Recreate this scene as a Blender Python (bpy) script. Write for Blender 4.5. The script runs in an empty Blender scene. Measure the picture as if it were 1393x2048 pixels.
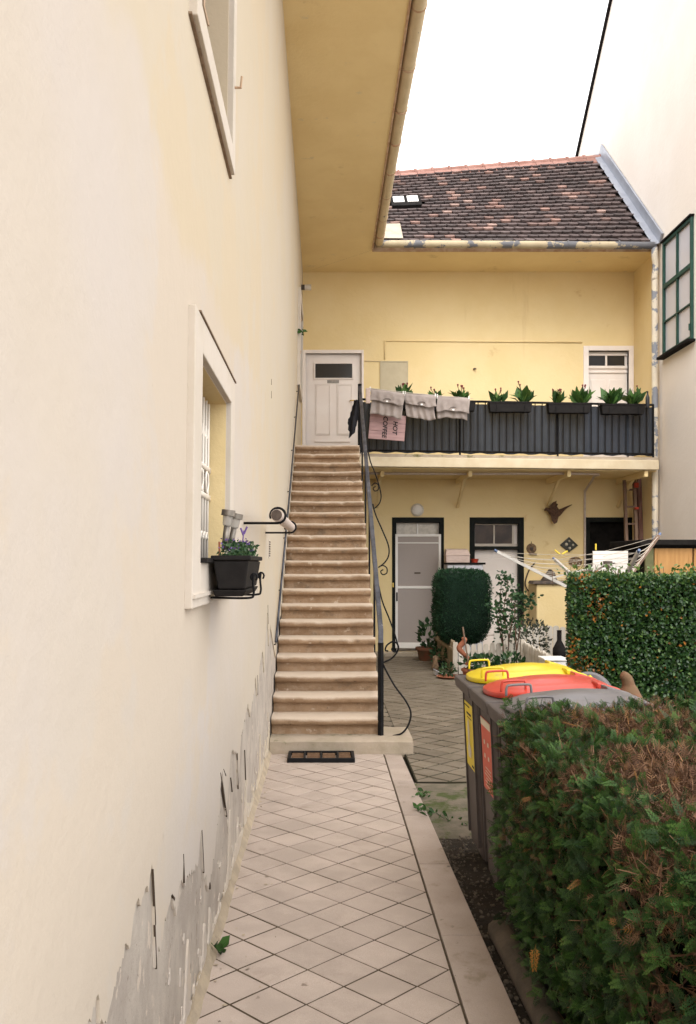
import bpy, bmesh, math, random
import numpy as np
from mathutils import Vector, Matrix, noise as mnoise

random.seed(7); RNG = np.random.default_rng(7)
SC = bpy.context.scene
COL = SC.collection
R = math.radians

# ------------------------------------------------------------------ camera, sky, sun, exposure
H_EYE, FPX, VX, VY = 1.65, 1790.0, 650.0, 1128.0      # eye height; focal length and vanishing point in photo pixels
cam_d = bpy.data.cameras.new('camera'); cam = bpy.data.objects.new('camera', cam_d); COL.objects.link(cam)
cam.location = (0, 0, H_EYE); cam.rotation_euler = (R(90), 0, 0)
cam_d.sensor_fit = 'VERTICAL'; cam_d.sensor_height = 36; cam_d.lens = 36 * FPX / 2048
cam_d.shift_x = (696.5 - VX) / 2048; cam_d.shift_y = (VY - 1024) / 2048
cam_d.clip_start = 0.05; cam_d.clip_end = 2000
SC.camera = cam

SUN_EL, SUN_AZ = 50.0, 186.0      # azimuth clockwise from +Y (straight ahead): behind the camera, veiled by cloud
w = bpy.data.worlds.new('World'); SC.world = w; w.use_nodes = True
nt = w.node_tree; nt.nodes.clear()
sky = nt.nodes.new('ShaderNodeTexSky'); sky.sky_type = 'NISHITA'; sky.sun_disc = False
sky.sun_elevation = R(SUN_EL); sky.sun_rotation = R(SUN_AZ); sky.air_density = 1.0; sky.dust_density = 5.0; sky.ozone_density = 1.0
hs = nt.nodes.new('ShaderNodeHueSaturation'); hs.inputs['Saturation'].default_value = 0.10
hz = nt.nodes.new('ShaderNodeMixRGB'); hz.blend_type = 'MIX'; hz.inputs[0].default_value = 0.72; hz.inputs[2].default_value = (8.6, 8.5, 8.4, 1)
bg = nt.nodes.new('ShaderNodeBackground'); bg.inputs['Strength'].default_value = 0.12
wo = nt.nodes.new('ShaderNodeOutputWorld')
nt.links.new(sky.outputs[0], hs.inputs['Color']); nt.links.new(hs.outputs[0], hz.inputs[1])
nt.links.new(hz.outputs[0], bg.inputs[0]); nt.links.new(bg.outputs[0], wo.inputs[0])

sd = bpy.data.lights.new('sun', 'SUN'); sd.energy = 0.5; sd.angle = R(40); sd.color = (1.0, 0.95, 0.87)
so = bpy.data.objects.new('sun', sd); COL.objects.link(so)
sdir = Vector((math.sin(R(SUN_AZ)) * math.cos(R(SUN_EL)), math.cos(R(SUN_AZ)) * math.cos(R(SUN_EL)), math.sin(R(SUN_EL))))
so.rotation_euler = (-sdir).to_track_quat('-Z', 'Y').to_euler(); so.location = sdir * 30

vs = SC.view_settings; vs.view_transform = 'Standard'; vs.look = 'None'; vs.gamma = 1; vs.use_curve_mapping = False
vs.exposure = 1.66
SC.render.engine = 'CYCLES'; SC.cycles.use_denoising = True; SC.cycles.denoising_prefilter = 'ACCURATE'; SC.cycles.max_bounces = 8

# ------------------------------------------------------------------ helpers
def at(px, py, D):
    return Vector(((px - VX) * D / FPX, D, H_EYE - (py - VY) * D / FPX))
def ground(px, py):
    D = FPX * H_EYE / (py - VY); return at(px, py, D)
WP = {}
def loc_of(o): return WP.get(o.name, Vector((0, 0, 0)))
def tag(o, label=None, cat=None, group=None, kind=None):
    if label: o['label'] = label
    if cat: o['category'] = cat
    if group: o['group'] = group
    if kind: o['kind'] = kind
    return o
def thing(name, label, cat, loc=(0, 0, 0), group=None):
    o = bpy.data.objects.new(name, None); COL.objects.link(o); o.location = loc; o.empty_display_size = .2
    WP[o.name] = Vector(loc); return tag(o, label, cat, group)
def link(name, me, parent=None, origin=None):
    o = bpy.data.objects.new(name, me); COL.objects.link(o)
    if parent is not None: o.parent = parent
    if origin is not None: o.location = Vector(origin) - (loc_of(parent) if parent is not None else Vector((0, 0, 0)))
    WP[o.name] = Vector(origin) if origin is not None else (loc_of(parent) if parent is not None else Vector((0, 0, 0)))
    return o

class MB:
    def __init__(s): s.v = []; s.f = []
    def add(s, vs, fs):
        b = len(s.v); s.v += [Vector(p) for p in vs]; s.f += [tuple(i + b for i in f) for f in fs]; return s
    def box(s, x0, x1, y0, y1, z0, z1, M=None):
        vs = [Vector((x, y, z)) for z in (z0, z1) for y in (y0, y1) for x in (x0, x1)]
        if M is not None: vs = [M @ p for p in vs]
        return s.add(vs, [(0, 2, 3, 1), (4, 5, 7, 6), (0, 1, 5, 4), (2, 6, 7, 3), (0, 4, 6, 2), (1, 3, 7, 5)])
    def hexa(s, p):   # 8 points: bottom 4 (ccw), top 4
        return s.add(p, [(3, 2, 1, 0), (4, 5, 6, 7), (0, 1, 5, 4), (1, 2, 6, 5), (2, 3, 7, 6), (3, 0, 4, 7)])
    def prism(s, poly, fn, w0, w1):
        n = len(poly); a = [fn(u, v, w0) for u, v in poly]; b = [fn(u, v, w1) for u, v in poly]
        return s.add(a + b, [tuple(range(n - 1, -1, -1)), tuple(range(n, 2 * n))] + [(i, (i + 1) % n, n + (i + 1) % n, n + i) for i in range(n)])
    def tube(s, pts, r, n=8, caps=True, flat=1.0, up=None):
        pts = [Vector(p) for p in pts]; m = len(pts)
        rs = [r] * m if not hasattr(r, '__len__') else list(r)
        prev = None; vs = []
        for i, p in enumerate(pts):
            t = (pts[min(i + 1, m - 1)] - pts[max(i - 1, 0)])
            if t.length < 1e-9: t = Vector((0, 0, 1))
            t.normalize()
            if prev is None:
                a = Vector(up) if up is not None else (Vector((0, 0, 1)) if abs(t.z) < .9 else Vector((1, 0, 0)))
                u = (a - t * a.dot(t)).normalized()
            else:
                u = (prev - t * prev.dot(t)); u = u.normalized() if u.length > 1e-6 else prev
            prev = u; q = t.cross(u)
            for k in range(n):
                an = 2 * math.pi * (k + .5) / n
                vs.append(p + (u * math.cos(an) + q * math.sin(an) * flat) * rs[i])
        fs = [(i * n + k, i * n + (k + 1) % n, (i + 1) * n + (k + 1) % n, (i + 1) * n + k) for i in range(m - 1) for k in range(n)]
        if caps: fs += [tuple(range(n - 1, -1, -1)), tuple(range((m - 1) * n, m * n))]
        return s.add(vs, fs)
    def lathe(s, prof, n=20, M=None, sx=1, sy=1):
        vs = [Vector((r * math.cos(2 * math.pi * k / n) * sx, r * math.sin(2 * math.pi * k / n) * sy, z)) for r, z in prof for k in range(n)]
        if M is not None: vs = [M @ p for p in vs]
        m = len(prof)
        fs = [(i * n + k, i * n + (k + 1) % n, (i + 1) * n + (k + 1) % n, (i + 1) * n + k) for i in range(m - 1) for k in range(n)]
        fs += [tuple(range(n - 1, -1, -1)), tuple(range((m - 1) * n, m * n))]
        return s.add(vs, fs)
    def grid(s, fn, nu, nv):
        b = [fn(i / nu, j / nv) for j in range(nv + 1) for i in range(nu + 1)]
        return s.add(b, [(j * (nu + 1) + i, j * (nu + 1) + i + 1, (j + 1) * (nu + 1) + i + 1, (j + 1) * (nu + 1) + i) for j in range(nv) for i in range(nu)])
    def mesh(s, name, mat, origin, smooth=False):
        o = Vector(origin); me = bpy.data.meshes.new(name)
        me.from_pydata([p - o for p in s.v], [], s.f); me.materials.append(M[mat] if isinstance(mat, str) else mat)
        bm = bmesh.new(); bm.from_mesh(me); bmesh.ops.recalc_face_normals(bm, faces=bm.faces); bm.to_mesh(me); bm.free()
        if smooth:
            me.polygons.foreach_set('use_smooth', [True] * len(me.polygons))
            if smooth != True: me.set_sharp_from_angle(angle=R(smooth))
        return me
    def build(s, name, mat, parent=None, label=None, cat=None, group=None, kind=None, smooth=False, bevel=0, solid=0):
        if parent is not None: o = loc_of(parent)
        else:
            lo = [min(p[i] for p in s.v) for i in range(3)]; hi = [max(p[i] for p in s.v) for i in range(3)]
            o = Vector(((lo[0] + hi[0]) / 2, (lo[1] + hi[1]) / 2, lo[2]))
        ob = link(name, s.mesh(name, mat, o, smooth), parent, o)
        if solid:
            q = ob.modifiers.new('thickness', 'SOLIDIFY'); q.thickness = solid; q.offset = 0
        if bevel:
            b = ob.modifiers.new('bevel', 'BEVEL'); b.width = bevel; b.segments = 2; b.limit_method = 'ANGLE'; b.angle_limit = R(40)
        return tag(ob, label, cat, group, kind)

def copy_tree(o, parent=None, loc=None, label=None):
    c = o.copy(); COL.objects.link(c); c.parent = parent
    if loc is not None: c.location = loc
    if label: c['label'] = label
    WP[c.name] = Vector(c.location) + (loc_of(parent) if parent is not None else Vector((0, 0, 0)))
    for ch in list(o.children): copy_tree(ch, c)
    return c

def bez(p0, p1, p2, p3, n=10):
    p0, p1, p2, p3 = map(Vector, (p0, p1, p2, p3)); out = []
    for i in range(n + 1):
        t = i / n; out.append(p0 * (1 - t) ** 3 + p1 * 3 * t * (1 - t) ** 2 + p2 * 3 * t * t * (1 - t) + p3 * t ** 3)
    return out
def smooth_path(pts, n=6):   # Catmull-Rom
    pts = [Vector(p) for p in pts]; P = [pts[0]] + pts + [pts[-1]]; out = []
    for i in range(1, len(P) - 2):
        a, b, c, d = P[i - 1], P[i], P[i + 1], P[i + 2]
        for k in range(n):
            t = k / n
            out.append(.5 * ((2 * b) + (c - a) * t + (2 * a - 5 * b + 4 * c - d) * t * t + (3 * b - a - 3 * c + d) * t ** 3))
    out.append(pts[-1]); return out

def scatter(name, tv, tf, Rm, T, S, mat, parent=None, tint=None, grad=0, **kw):
    """many small leaves as one mesh: template (n,3), faces all of one length, rotation (N,3,3), place (N,3), size (N,)"""
    tv = np.asarray(tv, float); tf = np.asarray(tf, int); N = len(T); k = tf.shape[1]
    V = np.einsum('nij,mj->nmi', Rm, tv) * S[:, None, None] + T[:, None, :]
    o = np.array(loc_of(parent)) if parent is not None else np.array([T[:, 0].mean(), T[:, 1].mean(), T[:, 2].min()])
    V = (V - o).reshape(-1, 3)
    F = (tf[None] + (np.arange(N) * len(tv))[:, None, None]).reshape(-1, k)
    me = bpy.data.meshes.new(name); me.vertices.add(len(V)); me.vertices.foreach_set('co', V.astype(np.float32).ravel())
    me.loops.add(F.size); me.loops.foreach_set('vertex_index', F.astype(np.int32).ravel())
    me.polygons.add(len(F)); me.polygons.foreach_set('loop_start', np.arange(0, F.size, k, dtype=np.int32))
    me.update(calc_edges=True)
    a = me.attributes.new('tint', 'FLOAT', 'POINT')
    tint = RNG.random(N) if tint is None else tint
    tt = np.repeat(tint, len(tv)) * (1 - grad) + grad * np.tile(np.linalg.norm(tv, axis=1).clip(0, 1), N)     # young growth at the tips is lighter
    a.data.foreach_set('value', tt.astype(np.float32))
    me.materials.append(M[mat])
    ob = link(name, me, parent, o); return tag(ob, **kw)
def frames(dirs, roll=None):
    """rotation matrices whose local Y points along dirs, with a random roll"""
    d = dirs / np.linalg.norm(dirs, axis=1)[:, None]; N = len(d)
    a = RNG.normal(size=(N, 3)) if roll is None else roll
    x = np.cross(d, a); x /= np.linalg.norm(x, axis=1)[:, None]; z = np.cross(x, d)
    return np.stack([x, d, z], axis=2)

# ------------------------------------------------------------------ materials
M = {}
def mat(name, c1, c2=None, scale=6, rough=.8, bump=0, bscale=60, metal=0, c3=None, s3=3, t3=.62, w3=.05, rnd=0, tint=None, spec=.3,
        stretch=(1, 1, 1), detail=5, trans=0, coat=0, alpha=1, lo=.35, hi=.65, sat=0, bdist=.01, streak=None, grain=0, spots=()):
    m = bpy.data.materials.new(name); m.use_nodes = True; n = m.node_tree.nodes; l = m.node_tree.links
    b = n['Principled BSDF']; b.inputs['Roughness'].default_value = rough; b.inputs['Metallic'].default_value = metal
    b.inputs['Specular IOR Level'].default_value = spec
    if coat: b.inputs['Coat Weight'].default_value = coat; b.inputs['Coat Roughness'].default_value = .15
    if alpha < 1: b.inputs['Alpha'].default_value = alpha
    geo = n.new('ShaderNodeNewGeometry'); mp = n.new('ShaderNodeMapping'); mp.inputs['Scale'].default_value = stretch
    l.new(geo.outputs['Position'], mp.inputs[0])
    def noi(sc, det=detail, rgh=.6, src=mp):
        q = n.new('ShaderNodeTexNoise'); q.inputs['Scale'].default_value = sc; q.inputs['Detail'].default_value = det; q.inputs['Roughness'].default_value = rgh
        l.new(src.outputs[0], q.inputs['Vector']); return q.outputs['Fac']
    def ramp(fac, a, bb, interp='LINEAR'):
        q = n.new('ShaderNodeMapRange'); q.inputs['From Min'].default_value = a; q.inputs['From Max'].default_value = bb
        q.interpolation_type = 'SMOOTHSTEP'; l.new(fac, q.inputs['Value']); return q.outputs[0]
    def mixc(fac, A, B, mode='MIX'):
        q = n.new('ShaderNodeMixRGB'); q.blend_type = mode
        for i, x in ((0, fac), (1, A), (2, B)):
            if hasattr(x, 'is_output'): l.new(x, q.inputs[i])
            elif i == 0: q.inputs[0].default_value = x
            else: q.inputs[i].default_value = (*x, 1)
        return q.outputs[0]
    col = tuple(c1)
    if c2 is not None: col = mixc(ramp(noi(scale), lo, hi), c1, c2)
    if tint is not None:   # per-leaf colour, from the 'tint' attribute (leaves) or the object's random number
        if tint[0] == 'attr':
            q = n.new('ShaderNodeAttribute'); q.attribute_name = 'tint'; f = q.outputs['Fac']
        else:
            q = n.new('ShaderNodeObjectInfo'); f = q.outputs['Random']
        cr = n.new('ShaderNodeValToRGB'); cr.color_ramp.interpolation = tint[2] if len(tint) > 2 else 'LINEAR'
        st = tint[1]
        while len(cr.color_ramp.elements) < len(st): cr.color_ramp.elements.new(.5)
        for e, (p, c) in zip(cr.color_ramp.elements, st): e.position = p; e.color = (*c, 1)
        l.new(f, cr.inputs[0])
        if c2 is not None: col = mixc(.65, col, cr.outputs[0])
        else: col = cr.outputs[0]
    if c3 is not None: col = mixc(ramp(noi(s3, 8, .68), t3, t3 + w3), col, c3)
    for sc_, ss_, st_, sw_ in spots: col = mixc(ramp(noi(ss_, 5, .6), st_, st_ + sw_), col, sc_)
    if streak is not None:   # (colour, scale, threshold): vertical run-off stains
        mp2 = n.new('ShaderNodeMapping'); mp2.inputs['Scale'].default_value = (1, 1, .12); l.new(geo.outputs['Position'], mp2.inputs[0])
        col = mixc(ramp(noi(streak[1], 6, .6, mp2), streak[2], streak[2] + .2), col, streak[0])
    if rnd:
        q = n.new('ShaderNodeObjectInfo'); r1 = n.new('ShaderNodeMapRange'); r1.inputs['To Min'].default_value = 1 - rnd; r1.inputs['To Max'].default_value = 1 + rnd
        l.new(q.outputs['Random'], r1.inputs['Value']); h = n.new('ShaderNodeHueSaturation'); l.new(r1.outputs[0], h.inputs['Value'])
        l.new(col, h.inputs['Color']) if hasattr(col, 'is_output') else setattr(h.inputs['Color'], 'default_value', (*col, 1)); col = h.outputs[0]
    if grain:
        g = noi(420, 2, .5, geo); r1 = n.new('ShaderNodeMapRange'); r1.inputs['From Min'].default_value = .3; r1.inputs['From Max'].default_value = .7
        r1.inputs['To Min'].default_value = 1 - grain; r1.inputs['To Max'].default_value = 1 + grain; l.new(g, r1.inputs['Value'])
        h = n.new('ShaderNodeHueSaturation'); l.new(r1.outputs[0], h.inputs['Value'])
        l.new(col, h.inputs['Color']) if hasattr(col, 'is_output') else setattr(h.inputs['Color'], 'default_value', (*col, 1)); col = h.outputs[0]
    if hasattr(col, 'is_output'): l.new(col, b.inputs['Base Color'])
    else: b.inputs['Base Color'].default_value = (*col, 1)
    if bump:
        bp = n.new('ShaderNodeBump'); bp.inputs['Strength'].default_value = bump; bp.inputs['Distance'].default_value = bdist
        l.new(noi(bscale, 6, .65), bp.inputs['Height']); l.new(bp.outputs[0], b.inputs['Normal'])
    if trans:
        t = n.new('ShaderNodeBsdfTranslucent'); mx = n.new('ShaderNodeMixShader'); mx.inputs[0].default_value = trans
        l.new(col, t.inputs[0]) if hasattr(col, 'is_output') else setattr(t.inputs[0], 'default_value', (*col, 1))
        l.new(b.outputs[0], mx.inputs[1]); l.new(t.outputs[0], mx.inputs[2]); l.new(mx.outputs[0], n['Material Output'].inputs[0])
    M[name] = m; return m

mat('cream_plaster', (.545, .488, .440), (.545, .48, .408), scale=.9, rough=.95, bump=.22, bscale=5, bdist=.025, c3=(.555, .478, .392), s3=.55, t3=.52, w3=.05, streak=((.51, .437, .36), 3.2, .66), spots=(((.44, .37, .30), 5, .70, .08), ((.26, .22, .185), 16, .76, .03)), grain=.0)
def repaint_bounce(name, colour):
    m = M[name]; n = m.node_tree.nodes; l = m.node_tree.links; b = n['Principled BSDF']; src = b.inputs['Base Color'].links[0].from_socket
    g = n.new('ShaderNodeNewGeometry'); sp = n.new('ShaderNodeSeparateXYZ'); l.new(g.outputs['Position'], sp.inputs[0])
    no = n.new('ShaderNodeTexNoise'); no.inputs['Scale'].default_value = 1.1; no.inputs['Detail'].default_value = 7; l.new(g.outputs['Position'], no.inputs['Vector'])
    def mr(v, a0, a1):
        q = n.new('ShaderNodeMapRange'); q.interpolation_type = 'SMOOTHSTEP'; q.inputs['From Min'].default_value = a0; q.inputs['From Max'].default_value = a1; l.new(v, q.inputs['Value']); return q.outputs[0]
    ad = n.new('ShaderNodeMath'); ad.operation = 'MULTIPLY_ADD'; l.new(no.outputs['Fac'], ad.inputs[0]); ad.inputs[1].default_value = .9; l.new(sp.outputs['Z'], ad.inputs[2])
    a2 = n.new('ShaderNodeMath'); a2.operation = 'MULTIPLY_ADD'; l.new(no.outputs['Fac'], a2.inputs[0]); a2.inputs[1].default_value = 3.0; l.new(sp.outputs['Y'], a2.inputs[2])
    mx_ = n.new('ShaderNodeMath'); mx_.operation = 'MAXIMUM'; l.new(mr(ad.outputs[0], 3.18, 3.30), mx_.inputs[0]); l.new(mr(a2.outputs[0], 4.5, 9.5), mx_.inputs[1])  # upper zone is repaint; yellowing with depth is bounced light put into the colour
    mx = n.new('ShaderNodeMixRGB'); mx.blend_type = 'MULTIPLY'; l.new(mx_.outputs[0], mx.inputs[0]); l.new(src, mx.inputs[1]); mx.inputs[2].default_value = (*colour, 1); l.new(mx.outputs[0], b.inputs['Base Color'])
repaint_bounce('cream_plaster', (1.0, .975, .87))
mat('yellow_plaster', (.79, .63, .35), (.76, .595, .31), scale=1.1, rough=.95, bump=.3, bscale=12, bdist=.02, c3=(.66, .48, .24), s3=1.7, t3=.62, w3=.1, streak=((.66, .49, .25), 3, .62), grain=.0)
mat('soffit_plaster', (.84, .675, .37), (.79, .62, .325), scale=1.1, rough=.95, bump=.45, bscale=7, bdist=.02, c3=(.60, .45, .235), s3=1.5, t3=.60, w3=.14, spots=(((.42, .33, .21), 2.6, .72, .06), ((.70, .58, .36), 4, .64, .1)), grain=.0)
mat('pale_plaster', (.77, .70, .635), (.735, .66, .59), scale=.8, rough=.95, bump=.2, bscale=14, bdist=.02, c3=(.72, .64, .555), s3=.9, t3=.6, w3=.15, streak=((.70, .62, .53), 2, .62))
mat('grey_render', (.385, .335, .29), (.50, .445, .385), scale=4, rough=.97, bump=.6, bscale=45, bdist=.008, c3=(.27, .225, .185), s3=7, t3=.60, w3=.10, stretch=(1, 1, .8), spots=(((.57, .49, .41), 12, .60, .05), ((.14, .11, .09), 40, .68, .03)))
mat('foot_mortar', (.46, .375, .27), (.36, .30, .225), scale=9, rough=.97, bump=.8, bscale=40, c3=(.30, .25, .19), s3=12, t3=.6, w3=.08)
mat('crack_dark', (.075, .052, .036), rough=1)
mat('white_trim', (.60, .535, .465), (.565, .50, .42), scale=4, rough=.85, bump=.2, bscale=30, c3=(.55, .44, .32), s3=9, t3=.70, w3=.06)
mat('fascia_cream', (.62, .53, .38), (.56, .46, .31), scale=3, rough=.9, bump=.2, bscale=25, c3=(.55, .44, .3), s3=6, t3=.68, w3=.08)
mat('door_white', (.82, .745, .69), (.79, .705, .645), scale=3, rough=.6, bump=.08, bscale=40)
mat('dark_glass', (.02, .02, .022), rough=.15, spec=.6)
mat('dim_glass', (.045, .032, .026), (.09, .06, .045), scale=4, rough=.25, spec=.15)
mat('dark_frame', (.008, .010, .009), (.014, .015, .013), scale=8, rough=.6, spec=.08)
mat('gutter_paint', (.42, .345, .225), (.36, .29, .185), scale=5, rough=.6, bump=.15, bscale=30, c3=(.12, .12, .13), s3=3.2, t3=.51, w3=.03)
mat('gutter_clean', (.62, .51, .34), (.55, .45, .29), scale=5, rough=.6, bump=.15, bscale=30, c3=(.12, .10, .10), s3=4, t3=.64, w3=.03)
mat('pipe_mottled', (.70, .62, .48), (.62, .55, .45), scale=5, rough=.6, c3=(.24, .25, .28), s3=4, t3=.52, w3=.03)
mat('zinc', (.26, .275, .32), (.32, .335, .38), scale=3, rough=.45, metal=.35, bump=.05, bscale=8)
mat('edge_brown', (.20, .135, .09), (.28, .20, .14), scale=20, rough=.9)
mat('patch_metal', (.42, .36, .29), (.36, .30, .23), scale=5, rough=.8, c3=(.28, .12, .05), s3=5, t3=.58, w3=.06)
mat('rust_edge', (.42, .26, .16), (.55, .40, .28), scale=8, rough=.9)
TILE = [(0, (.042, .030, .030)), (.30, (.068, .048, .047)), (.6, (.10, .068, .065)), (.85, (.15, .11, .105)), (.90, (.22, .13, .108)), (.945, (.36, .205, .165)), (1, (.46, .31, .26))]
mat('roof_tile', (.055, .042, .040), (.125, .108, .104), scale=14, rough=.9, bump=.4, bscale=60, tint=('obj', TILE), c3=(.20, .175, .165), s3=30, t3=.62, w3=.05)
mat('roof_tile_far', (.055, .042, .040), (.125, .108, .104), scale=14, rough=.9, bump=.4, bscale=60, tint=('attr', TILE), c3=(.20, .175, .165), s3=30, t3=.62, w3=.05)
mat('ridge_clay', (.25, .125, .10), (.32, .18, .15), scale=5, rough=.9, bump=.2, bscale=40, rnd=.12)
mat('roof_deck', (.05, .035, .03), rough=1)
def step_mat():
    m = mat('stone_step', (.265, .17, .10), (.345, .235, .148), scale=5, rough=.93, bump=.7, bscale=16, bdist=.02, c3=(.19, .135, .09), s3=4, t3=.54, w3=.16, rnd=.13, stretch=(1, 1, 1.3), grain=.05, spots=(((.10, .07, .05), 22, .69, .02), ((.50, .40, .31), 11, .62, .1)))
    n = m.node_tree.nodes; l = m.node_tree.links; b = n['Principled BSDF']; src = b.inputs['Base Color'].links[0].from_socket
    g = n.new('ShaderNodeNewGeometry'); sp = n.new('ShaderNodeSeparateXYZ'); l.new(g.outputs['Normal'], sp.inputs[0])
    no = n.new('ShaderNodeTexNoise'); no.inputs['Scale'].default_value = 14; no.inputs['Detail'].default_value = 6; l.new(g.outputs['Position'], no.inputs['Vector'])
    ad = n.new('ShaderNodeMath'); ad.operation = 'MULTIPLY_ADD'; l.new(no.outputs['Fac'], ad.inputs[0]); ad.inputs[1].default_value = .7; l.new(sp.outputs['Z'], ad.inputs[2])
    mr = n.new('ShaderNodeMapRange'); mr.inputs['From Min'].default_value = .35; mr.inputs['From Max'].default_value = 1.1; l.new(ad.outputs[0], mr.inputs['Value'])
    mx = n.new('ShaderNodeMixRGB'); l.new(mr.outputs[0], mx.inputs[0]); l.new(src, mx.inputs[1]); mx.inputs[2].default_value = (.55, .45, .355, 1)  # paler treads, darker risers: wear, with light and shade put into the colour
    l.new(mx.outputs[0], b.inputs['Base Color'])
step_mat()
mat('slab_stone', (.42, .345, .27), (.34, .285, .21), scale=5, rough=.95, bump=.55, bscale=40, bdist=.008, c3=(.11, .11, .04), s3=3.0, t3=.55, w3=.1, grain=.06)
mat('stair_side', (.66, .52, .34), (.5, .42, .3), scale=6, rough=.95, bump=.5, bscale=30)
mat('paving_tile', (.395, .325, .277), (.46, .378, .325), scale=3.5, rough=.85, bump=.3, bscale=110, bdist=.004, c3=(.33, .265, .22), s3=2.6, t3=.56, w3=.2, rnd=.06, grain=.14, spots=(((.20, .155, .12), 9, .70, .06), ((.12, .09, .07), 30, .72, .03)))
mat('mossy_tile', (.195, .16, .12), (.15, .122, .088), scale=3.0, rough=.92, bump=.4, bscale=70, bdist=.006, c3=(.10, .09, .045), s3=1.6, t3=.56, w3=.16, rnd=.16, grain=.12)
mat('border_slab', (.385, .315, .27), (.34, .275, .23), scale=3, rough=.9, bump=.4, bscale=90, bdist=.004, c3=(.26, .21, .16), s3=4, t3=.56, w3=.14, rnd=.08, grain=.14, spots=(((.16, .13, .10), 10, .66, .08), ((.10, .08, .06), 28, .70, .03)))
mat('joint_moss', (.014, .013, .006), (.032, .029, .014), scale=6, rough=1)
mat('joint_mortar', (.055, .038, .024), (.09, .066, .042), scale=8, rough=1)
mat('soil', (.022, .016, .011), (.038, .028, .019), scale=9, rough=1, bump=1, bscale=30, bdist=.03, c3=(.07, .055, .04), s3=25, t3=.66, w3=.06)
mat('bounce_yard', (.36, .32, .27), (.30, .26, .22), scale=5, rough=.95, bump=.5, bscale=60)
mat('concrete_old', (.17, .14, .105), (.115, .10, .07), scale=6, rough=.95, bump=.6, bscale=40, c3=(.06, .075, .022), s3=3.2, t3=.52, w3=.1, grain=.1)
mat('pebble', (.13, .105, .08), (.07, .058, .045), scale=20, rough=.9)
mat('kerb_stone', (.11, .088, .066), (.075, .062, .048), scale=8, rough=.95, bump=.6, bscale=50)
mat('iron_black', (.008, .008, .009), (.014, .0135, .0145), scale=12, rough=.55, spec=.12, bump=.1, bscale=60)
mat('iron_worn', (.035, .036, .044), (.09, .092, .11), scale=7, rough=.38, metal=.5, c3=(.22, .22, .25), s3=18, t3=.62, w3=.05)
mat('grille_paint', (.80, .74, .66), rough=.6)
mat('plastic_black', (.014, .0125, .0125), (.019, .017, .0165), scale=20, spec=.12, rough=.6, bump=.15, bscale=200)
mat('steel_lamp', (.26, .23, .20), (.20, .18, .155), scale=30, rough=.4, metal=.6)
mat('clear_plastic', (.50, .47, .43), rough=.15, alpha=.55)
mat('pole_cloth', (.60, .51, .45), (.52, .43, .38), scale=14, rough=.9, bump=.3, bscale=60)
mat('wood_dark', (.08, .06, .05), (.12, .09, .07), scale=18, rough=.8)
mat('coir', (.16, .09, .05), (.24, .14, .08), scale=60, rough=1, bump=1, bscale=220)
mat('screen_cloth', (.015, .0215, .034), (.022, .030, .044), scale=3, rough=.75, bump=.12, bscale=150, alpha=.97)
mat('shirt_grey', (.34, .29, .265), (.29, .245, .225), scale=9, rough=.95, bump=.25, bscale=160)
mat('shirt_seam', (.17, .14, .125), rough=.95)
mat('white_plastic', (.80, .78, .75), rough=.4)
mat('black_cloth', (.018, .018, .022), rough=.9)
mat('sign_wood', (.40, .255, .245), (.30, .19, .19), scale=3, rough=.85, stretch=(1, 1, 9), bump=.2, bscale=20, rnd=.12)
mat('ink_black', (.012, .010, .010), rough=.7)
LEAF = [(0, (.020, .055, .014)), (.5, (.040, .10, .024)), (.85, (.075, .16, .035)), (1, (.13, .21, .05))]
mat('calla_leaf', (.04, .1, .03), rough=.45, tint=('attr', LEAF), trans=.2)
mat('flower_red', (.13, .018, .02), rough=.6)
mat('flower_violet', (.16, .09, .30), rough=.7)
mat('shutter_green', (.012, .048, .037), (.018, .062, .047), scale=10, rough=.5)
mat('window_pane', (.70, .68, .72), rough=.08, spec=.6, alpha=.75)  # whitish sky reflection put into the pane colour
mat('blind_white', (.72, .68, .68), rough=.7)
mat('meter_door', (.52, .45, .31), (.48, .41, .28), scale=6, rough=.7)
mat('mesh_screen', (.36, .315, .29), (.40, .345, .315), scale=200, rough=.85, alpha=.93)
mat('frame_white', (.78, .75, .71), rough=.5)
mat('brass', (.6, .42, .12), rough=.35, metal=.8)
mat('cabinet_grey', (.50, .50, .53), (.46, .45, .48), scale=4, rough=.6)
mat('box_pink', (.58, .46, .40), (.50, .38, .33), scale=12, rough=.85, stretch=(1, 1, 6))
mat('terracotta', (.36, .135, .075), (.28, .10, .055), scale=12, rough=.85, bump=.2, bscale=40)
mat('clay_mossy', (.22, .085, .05), (.15, .09, .05), scale=9, rough=.9, bump=.3, bscale=40)
mat('pheasant', (.075, .045, .032), (.14, .075, .045), scale=22, rough=.9, bump=.5, bscale=80)
mat('plaque_dark', (.025, .03, .022), (.05, .045, .03), scale=14, rough=.4)
mat('plaque_light', (.55, .50, .40), rough=.6)
mat('carved_wood', (.26, .17, .10), (.12, .08, .05), scale=18, rough=.8, bump=.4, bscale=50)
mat('ladder_wood', (.24, .16, .115), (.17, .11, .08), scale=10, rough=.85, stretch=(1, 1, .2))
mat('plank_red', (.17, .08, .06), (.24, .14, .11), scale=8, rough=.85, stretch=(4, 4, .3))
mat('red_paint', (.50, .06, .03), rough=.5)
mat('dryer_alu', (.60, .57, .53), (.52, .49, .45), scale=9, rough=.4, metal=.4)
mat('line_white', (.52, .47, .40), rough=.7)
mat('blue_cap', (.10, .14, .24), rough=.5)
mat('peg_yellow', (.68, .50, .05), rough=.5)
mat('board_white', (.70, .66, .62), (.64, .60, .56), scale=6, rough=.6)
mat('plywood', (.40, .215, .075), (.33, .17, .055), scale=5, rough=.7, stretch=(5, 5, .5))
mat('shed_dark', (.009, .008, .0075), (.016, .014, .013), scale=8, rough=.9, spec=.08)
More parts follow.
